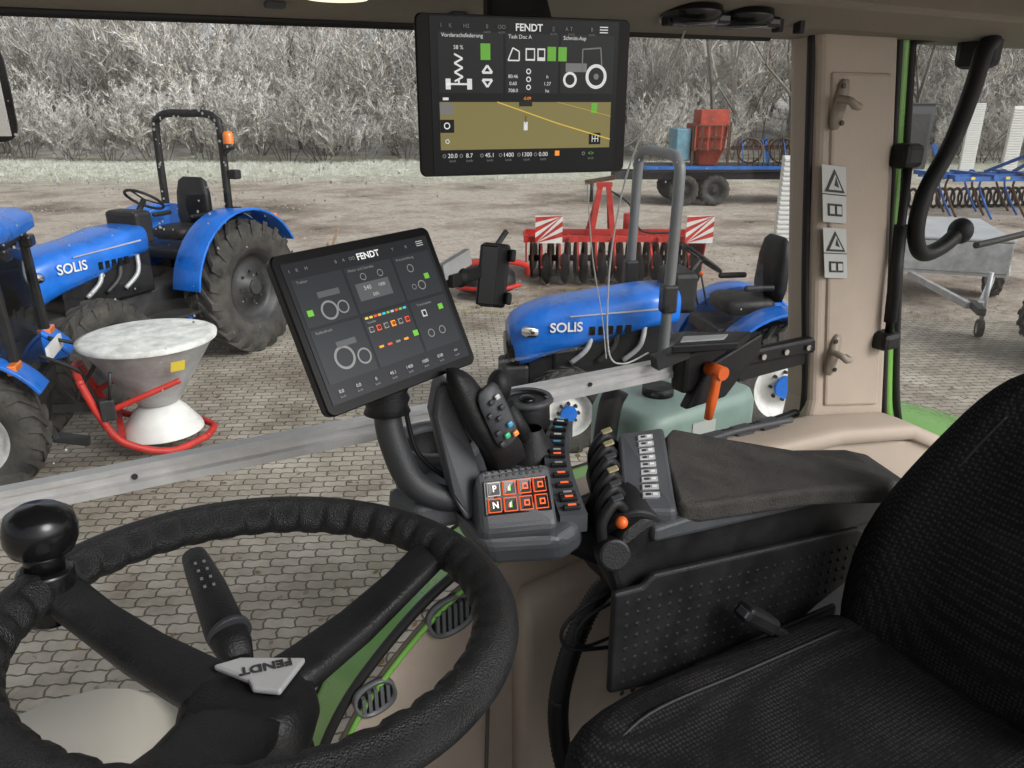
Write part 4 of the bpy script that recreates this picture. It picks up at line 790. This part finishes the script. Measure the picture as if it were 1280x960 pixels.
# ---------------------------------------------------------------- armrest
AR=empty('armrest')
def prof(y,dz=0): return [(x,y,z+dz) for x,z in((.610,2.00),(.635,2.05),(.68,2.07),(.80,2.07),(1.05,2.03),(1.30,1.975),(1.38,1.945),(1.385,1.91),(1.25,1.89),(1.0,1.89),(.80,1.895),(.68,1.90),(.63,1.94))]
prism(AR,'armrest_body',prof(.80,-.02),(.05,.16,.0),BLK,bevel=.018,seg=3)
prism(AR,'armrest_side_trim',[(.69,.788,2.035),(.78,.788,2.035),(1.10,.785,2.0),(1.34,.785,1.945),(1.34,.785,1.93),(1.08,.785,1.975),(.78,.788,2.0),(.69,.788,2.01)],(.0,.03,0),GRY,bevel=.006)
padP=[(.745,.805,2.06),(.752,.79,2.06),(.78,.782,2.057),(1.02,.765,2.03),(1.20,.745,1.995),(1.245,.765,1.99),(1.275,.84,1.985),(1.24,.862,1.99),(1.08,.925,2.03),(.95,.965,2.07),(.885,.985,2.09),(.85,.965,2.088),(.80,.90,2.08)]
prism(AR,'armrest_pad',padP,(.0,0,-.035),GRY2,bevel=.012,seg=4)
BQ=[(.745,.955,2.118),(.842,.965,2.103),(.735,.802,2.058),(.668,.838,2.058)]
prism(AR,'switch_panel',[quadp(BQ,-.08,-.05),quadp(BQ,1.08,-.05),quadp(BQ,1.08,1.06),quadp(BQ,-.08,1.06)],(0,.0,-.05),GRY,bevel=.01,seg=3)
for i in range(9):
    key(AR,'switch',BQ,.34,.08+i*.098,.70,.145+i*.098,.006,mat('switch_cap',(.40,.41,.42),.4),.0008,.0008); key(AR,'switch_mark',BQ,.40,.10+i*.098,.50,.125+i*.098,.001,GRYD,.0072); key(AR,'switch_mark_2',BQ,.54,.10+i*.098,.64,.125+i*.098,.001,WHT,.0072)
cyl(AR,'lever_barrel',(.675,.82,2.01),(.735,.96,2.05),.050,BLK,n=28,bevel=.008)
for i in range(6):
    t=i/5; c=V((.668,.83,2.025)).lerp(V((.742,.965,2.07)),t); Rr_=rotm((.8,-.3,.3),(.35,.93,.1))
    tube(AR,'valve_paddle',[c+V((.0,0,.02)),c+V((-.022,0,.046)),c+V((-.038,0,.038)),c+V((-.05,0,.015)),c+V((-.045,0,-.02))],.0088,BLK,8,4)
    box(AR,'paddle_tip',c+V((-.022,0,.0555)),(.018,.014,.004),mat('paddle_gold',(.42,.36,.2),.4) if i in(2,4,5) else GRY,bevel=.002,R=Rr_)
ball(AR,'orange_knob',(.645,.815,2.045),.010,ORG); cyl(AR,'front_knob',(.635,.83,1.99),(.625,.80,2.0),.026,BLK,bevel=.005)
loft(AR,'lower_bracket',[sq((x,.88,z),.12,h,(0,1,0),(0,0,1),16,4) for x,z,h in((.66,1.93,.06),(.8,1.90,.09),(1.1,1.87,.09),(1.35,1.87,.06))],BLK)
sc=empty('window_latch')
for x in(1.24,1.33,1.42): box(sc,'latch_block',(x,1.23,1.895),(.06,.035,.022),GRY,bevel=.006)
tube(sc,'latch_bar',[(1.18,1.21,1.905),(1.3,1.205,1.912),(1.48,1.21,1.90)],.008,GRY)
BD=empty('storage_board')
prism(BD,'board',[(.605,.770,1.955),(.66,.770,1.95),(.68,.770,1.965),(1.17,.770,1.905),(1.195,.770,1.89),(1.195,.770,1.80),(1.09,.770,1.765),(1.0,.770,1.725),(.80,.770,1.72),(.605,.770,1.765)],(.0,.014,0),BLK,bevel=.006,seg=3)
vs=[];fs=[]
for i in range(26):
    for j in range(10):
        x=.63+i*.0215; zt=1.950-.115*(x-.63); z=zt-.02-j*.0215
        if z<1.755 or (x>1.0 and z<1.755+ (x-1.0)*.28): continue
        b=len(vs)
        for q in range(8): a=q*math.pi/4; vs.append((x+.005*math.cos(a),.7698,z+.005*math.sin(a)))
        vs.append((x,.7672,z)); fs+=[(b+q,b+(q+1)%8,b+8) for q in range(8)]
obj('board_studs',vs,fs,BLK,BD,smooth=True)
# ---------------------------------------------------------------- seat
def fabric():
    m=bpy.data.materials.new('seat_fabric'); m.use_nodes=True; nt=m.node_tree; p=nt.nodes['Principled BSDF']; L=nt.links
    tc=nt.nodes.new('ShaderNodeTexCoord'); v=nt.nodes.new('ShaderNodeTexVoronoi'); v.inputs['Scale'].default_value=150; v.inputs['Randomness'].default_value=.2; L.new(tc.outputs['Object'],v.inputs['Vector'])
    r=nt.nodes.new('ShaderNodeValToRGB'); r.color_ramp.elements[0].position=.15; r.color_ramp.elements[0].color=(.034,.032,.034,1); r.color_ramp.elements[1].position=.5; r.color_ramp.elements[1].color=(.008,.008,.009,1)
    L.new(v.outputs['Distance'],r.inputs['Fac'])
    n=nt.nodes.new('ShaderNodeTexNoise'); n.inputs['Scale'].default_value=9; n.inputs['Detail'].default_value=7; n.inputs['Roughness'].default_value=.7; L.new(tc.outputs['Object'],n.inputs['Vector'])
    r3=nt.nodes.new('ShaderNodeValToRGB'); r3.color_ramp.elements[0].position=.5; r3.color_ramp.elements[1].position=.75; r3.color_ramp.elements[1].color=(.5,.5,.5,1); L.new(n.outputs['Fac'],r3.inputs['Fac'])
    mx=nt.nodes.new('ShaderNodeMixRGB'); mx.blend_type='ADD'; L.new(r3.outputs['Color'],mx.inputs[0]); L.new(r.outputs['Color'],mx.inputs[1]); mx.inputs[2].default_value=(.020,.018,.016,1); L.new(mx.outputs[0],p.inputs['Base Color'])
    p.inputs['Roughness'].default_value=.95; p.inputs['Specular IOR Level'].default_value=.2
    b=nt.nodes.new('ShaderNodeBump'); b.inputs['Strength'].default_value=.6; b.inputs['Distance'].default_value=.002; L.new(v.outputs['Distance'],b.inputs['Height'])
    b2=nt.nodes.new('ShaderNodeBump'); b2.inputs['Strength'].default_value=.35; b2.inputs['Distance'].default_value=.02; L.new(n.outputs['Fac'],b2.inputs['Height']); L.new(b2.outputs['Normal'],b.inputs['Normal']); L.new(b.outputs['Normal'],p.inputs['Normal']); return m
FAB=fabric(); ST=empty('driver_seat')
def backsec(z,xf,hw,th,cy=.49):
    o=[]
    for j in range(40):
        a=2*math.pi*j/40; ca,sa=math.cos(a),math.sin(a); y=cy+hw*math.copysign(abs(sa)**.55,sa); x=xf+th/2-th/2*math.copysign(abs(ca)**.6,ca)
        u=(y-cy)/hw
        if ca>0: x+=.045*(1-min(1,abs(u)/.72)**4)
        o.append(V((x,y,z)))
    return o
loft(ST,'backrest',[backsec(*q) for q in((1.66,1.08,.20,.12),(1.70,1.045,.235,.18),(1.80,1.04,.245,.19),(1.90,1.055,.248,.18),(1.98,1.09,.241,.17),(2.05,1.14,.224,.155),(2.11,1.18,.204,.14),(2.165,1.21,.182,.13),(2.21,1.235,.158,.12),(2.245,1.255,.125,.09),(2.26,1.268,.085,.05))],FAB,sub=1)
for sgn in(1,-1):
    tube(ST,'backrest_seam',[(1.083,.49+sgn*.155,1.76),(1.098,.49+sgn*.16,1.90),(1.14,.49+sgn*.152,2.0),(1.195,.49+sgn*.135,2.1),(1.24,.49+sgn*.11,2.18)],.003,SEAL,6)
def cushsec(x,hw,zt,zb):
    o=[]
    for j in range(36):
        a=2*math.pi*j/36; ca,sa=math.cos(a),math.sin(a); y=.50+hw*math.copysign(abs(ca)**.5,ca); z=(zt+zb)/2+(zt-zb)/2*math.copysign(abs(sa)**.6,sa)
        if sa>0: z-=.028*(1-min(1,abs((y-.50)/hw)/.75)**4)
        o.append(V((x,y,z)))
    return o
loft(ST,'cushion',[cushsec(*q) for q in((.455,.12,1.76,1.70),(.465,.19,1.785,1.67),(.49,.225,1.81,1.66),(.55,.245,1.825,1.65),(.68,.255,1.825,1.64),(.85,.255,1.815,1.64),(1.0,.25,1.815,1.64),(1.12,.24,1.82,1.64))],FAB,sub=1)
for sgn in(1,-1): tube(ST,'cushion_seam',[(.50,.50+sgn*.15,1.785),(.60,.50+sgn*.17,1.812),(.8,.50+sgn*.175,1.803),(1.02,.50+sgn*.17,1.803)],.003,SEAL,6)
box(ST,'seat_base',(.82,.50,1.52),(.5,.42,.26),BLK,bevel=.04); cyl(ST,'suspension_bellows',(.8,.5,1.1),(.8,.5,1.4),.2,BLK)
box(ST,'seat_side_bracket',(.95,.762,1.70),(.35,.012,.12),BLK,bevel=.005)
bk=empty('seat_belt_buckle',(.0,-.015,.0)); Rb=rotm((.75,-.1,-.55),(.1,.95,.0))
box(bk,'buckle_body',(.865,.735,1.85),(.085,.035,.03),BLK,bevel=.008,R=Rb); box(bk,'buckle_stem',(.925,.735,1.80),(.09,.02,.015),BLK,bevel=.004,R=Rb); box(bk,'buckle_slot',(.83,.735,1.875),(.008,.02,.012),GRY,R=Rb)
box(bk,'buckle_anchor',(.96,.74,1.765),(.05,.02,.03),STL,bevel=.004)
hz=empty('seat_hose')
tube(hz,'corrugated_hose',[(.70,.88,1.90),(.66,.90,1.84),(.62,.90,1.76),(.595,.90,1.66),(.60,.90,1.55),(.62,.88,1.40),(.62,.88,1.15)],.018,BLK,12,24,rf=lambda t:.0165+.003*(1 if int(t*140)%2 else -1))
tube(hz,'thin_cable',[(.66,.84,1.90),(.60,.85,1.88),(.57,.86,1.84),(.585,.86,1.80),(.64,.85,1.785),(.70,.84,1.78)],.0035,BLK,8)
tube(hz,'thin_cable_2',[(.67,.84,1.88),(.62,.85,1.86),(.60,.86,1.82),(.62,.86,1.79),(.68,.85,1.80)],.003,BLK,8)
for q in range(4): tube(hz,'rear_hose',[(1.9+q*.03,1.20,1.74),(1.98+q*.03,1.18,1.73),(2.05+q*.03,1.19,1.68),(2.1+q*.03,1.2,1.6)],.011,BLK,8)
# ---------------------------------------------------------------- steering wheel
WM=Matrix.Translation((.073,.573,2.243))@Matrix.Rotation(math.radians(-29),4,'Z')@Matrix.Rotation(math.radians(-5),4,'X')@Matrix.Rotation(math.radians(3),4,'Y')
SW=empty('steering_wheel',M=WM)
LEA=mat('wheel_leather',(.010,.010,.011),.40,var=.3,vs=25,bump=.5,bs=700,spec=.4)
RW=.200; nseg=360; secs=[]
for i in range(nseg+1):
    a=2*math.pi*(i%nseg)/nseg; e=V((math.cos(a),math.sin(a),0)); sec=[]
    rip=.0035*max(0,math.sin(a*42))**.7 if math.sin(a*42)>0 else 0
    for j in range(18):
        b=2*math.pi*j/18; inn=max(0,-math.cos(b))
        r_s=.0200-rip*inn
        sec.append(e*(RW+r_s*math.cos(b))+V((0,0,r_s*math.sin(b))))
    secs.append(sec)
loft(SW,'rim',secs,LEA,cap=False)
HUB=V((.004,-.048,0))
def spoke(a,w0,w1,h0=-.05):
    d=V((math.cos(a),math.sin(a),0))
    e=d*RW; st=HUB+V((0,0,h0)); secs=[]; dd=(e-st).normalized(); s=V((-dd.y,dd.x,0)).normalized()
    for t in(0,.25,.5,.75,.93,1.0):
        p=st.lerp(e,t)+V((0,0,-.012*math.sin(t*3.14))); wd=w0+(w1-w0)*t; wd*=1.0 if t<.9 else 1.15
        secs.append(sq(p,wd,.024-.006*t,s,(0,0,1),16,4))
    loft(SW,'spoke',secs,BLK)
spoke(math.radians(170),.055,.034); spoke(math.radians(46),.05,.034); spoke(math.radians(268),.08,.07)
loft(SW,'hub',[sq(HUB+V((.0,0,z)),.098*a,.088*a,(1,0,0),(0,1,0),28,3.2) for z,a in((-.14,.8),(-.10,.95),(-.07,1.1),(-.045,1.0),(-.036,.8))],BLK)
bo=HUB+V((.004,.012,-.033))
tri=[bo+V(q)*.86 for q in((-.043,.006,0),(-.022,.020,0),(.040,.024,0),(.030,-.026,0),(.004,-.024,0),(-.004,-.012,0))]
prism(SW,'badge',tri,(0,0,.006),SIL,bevel=.002)
text(SW,'badge_lettering','FENDT',tuple(bo+V((.006,.005,.0068))),.0135,INK,Matrix.Rotation(math.radians(205),3,'Z'),ext=.0004,bold=.0004)
kn=V((RW*math.cos(math.radians(171)),RW*math.sin(math.radians(171)),-.012))
cyl(SW,'knob_clamp',kn+V((0,0,-.02)),kn+V((0,0,.03)),.023,BLKS,bevel=.004); cyl(SW,'knob_stem',kn+V((0,0,.03)),kn+V((0,0,.05)),.016,BLKS)
lathe(SW,'spinner_knob',[(.012,.042),(.025,.048),(.029,.058),(.0295,.07),(.026,.081),(.016,.088),(0,.090)],BLKS,kn)
COLN=empty('steering_column')
loft(COLN,'column_shroud',[sq(c,a,b,(1,0,0),(0,1,0),24,3.5) for c,a,b in(((.055,.535,2.13),.085,.085),((.04,.54,2.07),.11,.11),((-.02,.56,1.9),.14,.15),((-.1,.6,1.5),.18,.18),((-.12,.6,1.1),.22,.22))],BLK)
beam(COLN,'stalk_base',(.055,.56,2.10),(.058,.66,2.138),.026,.026,BLK,.006)
loft(COLN,'multifunction_stalk',[sq(c,a,a*.85,(1,.15,0),(0,.2,1),20,2.3) for c,a in(((.06,.655,2.14),.026),((.058,.675,2.145),.036),((.054,.70,2.15),.040),((.050,.76,2.16),.036),((.046,.80,2.165),.031),((.044,.822,2.168),.027),((.044,.826,2.168),.018))],BLK)
for q in range(4):
    for s in(-.005,.004): box(COLN,'stalk_marking',(.050+s-.001*q,.745+.014*q,2.1762+.0017*q),(.003,.0035,.001),mat('stalk_print',(.15,.15,.15),.5),R=rotm((1,0,0),(0,1,.15)))
cyl(COLN,'stalk_ring',(.058,.688,2.148),(.057,.694,2.149),.0215,GRYD)
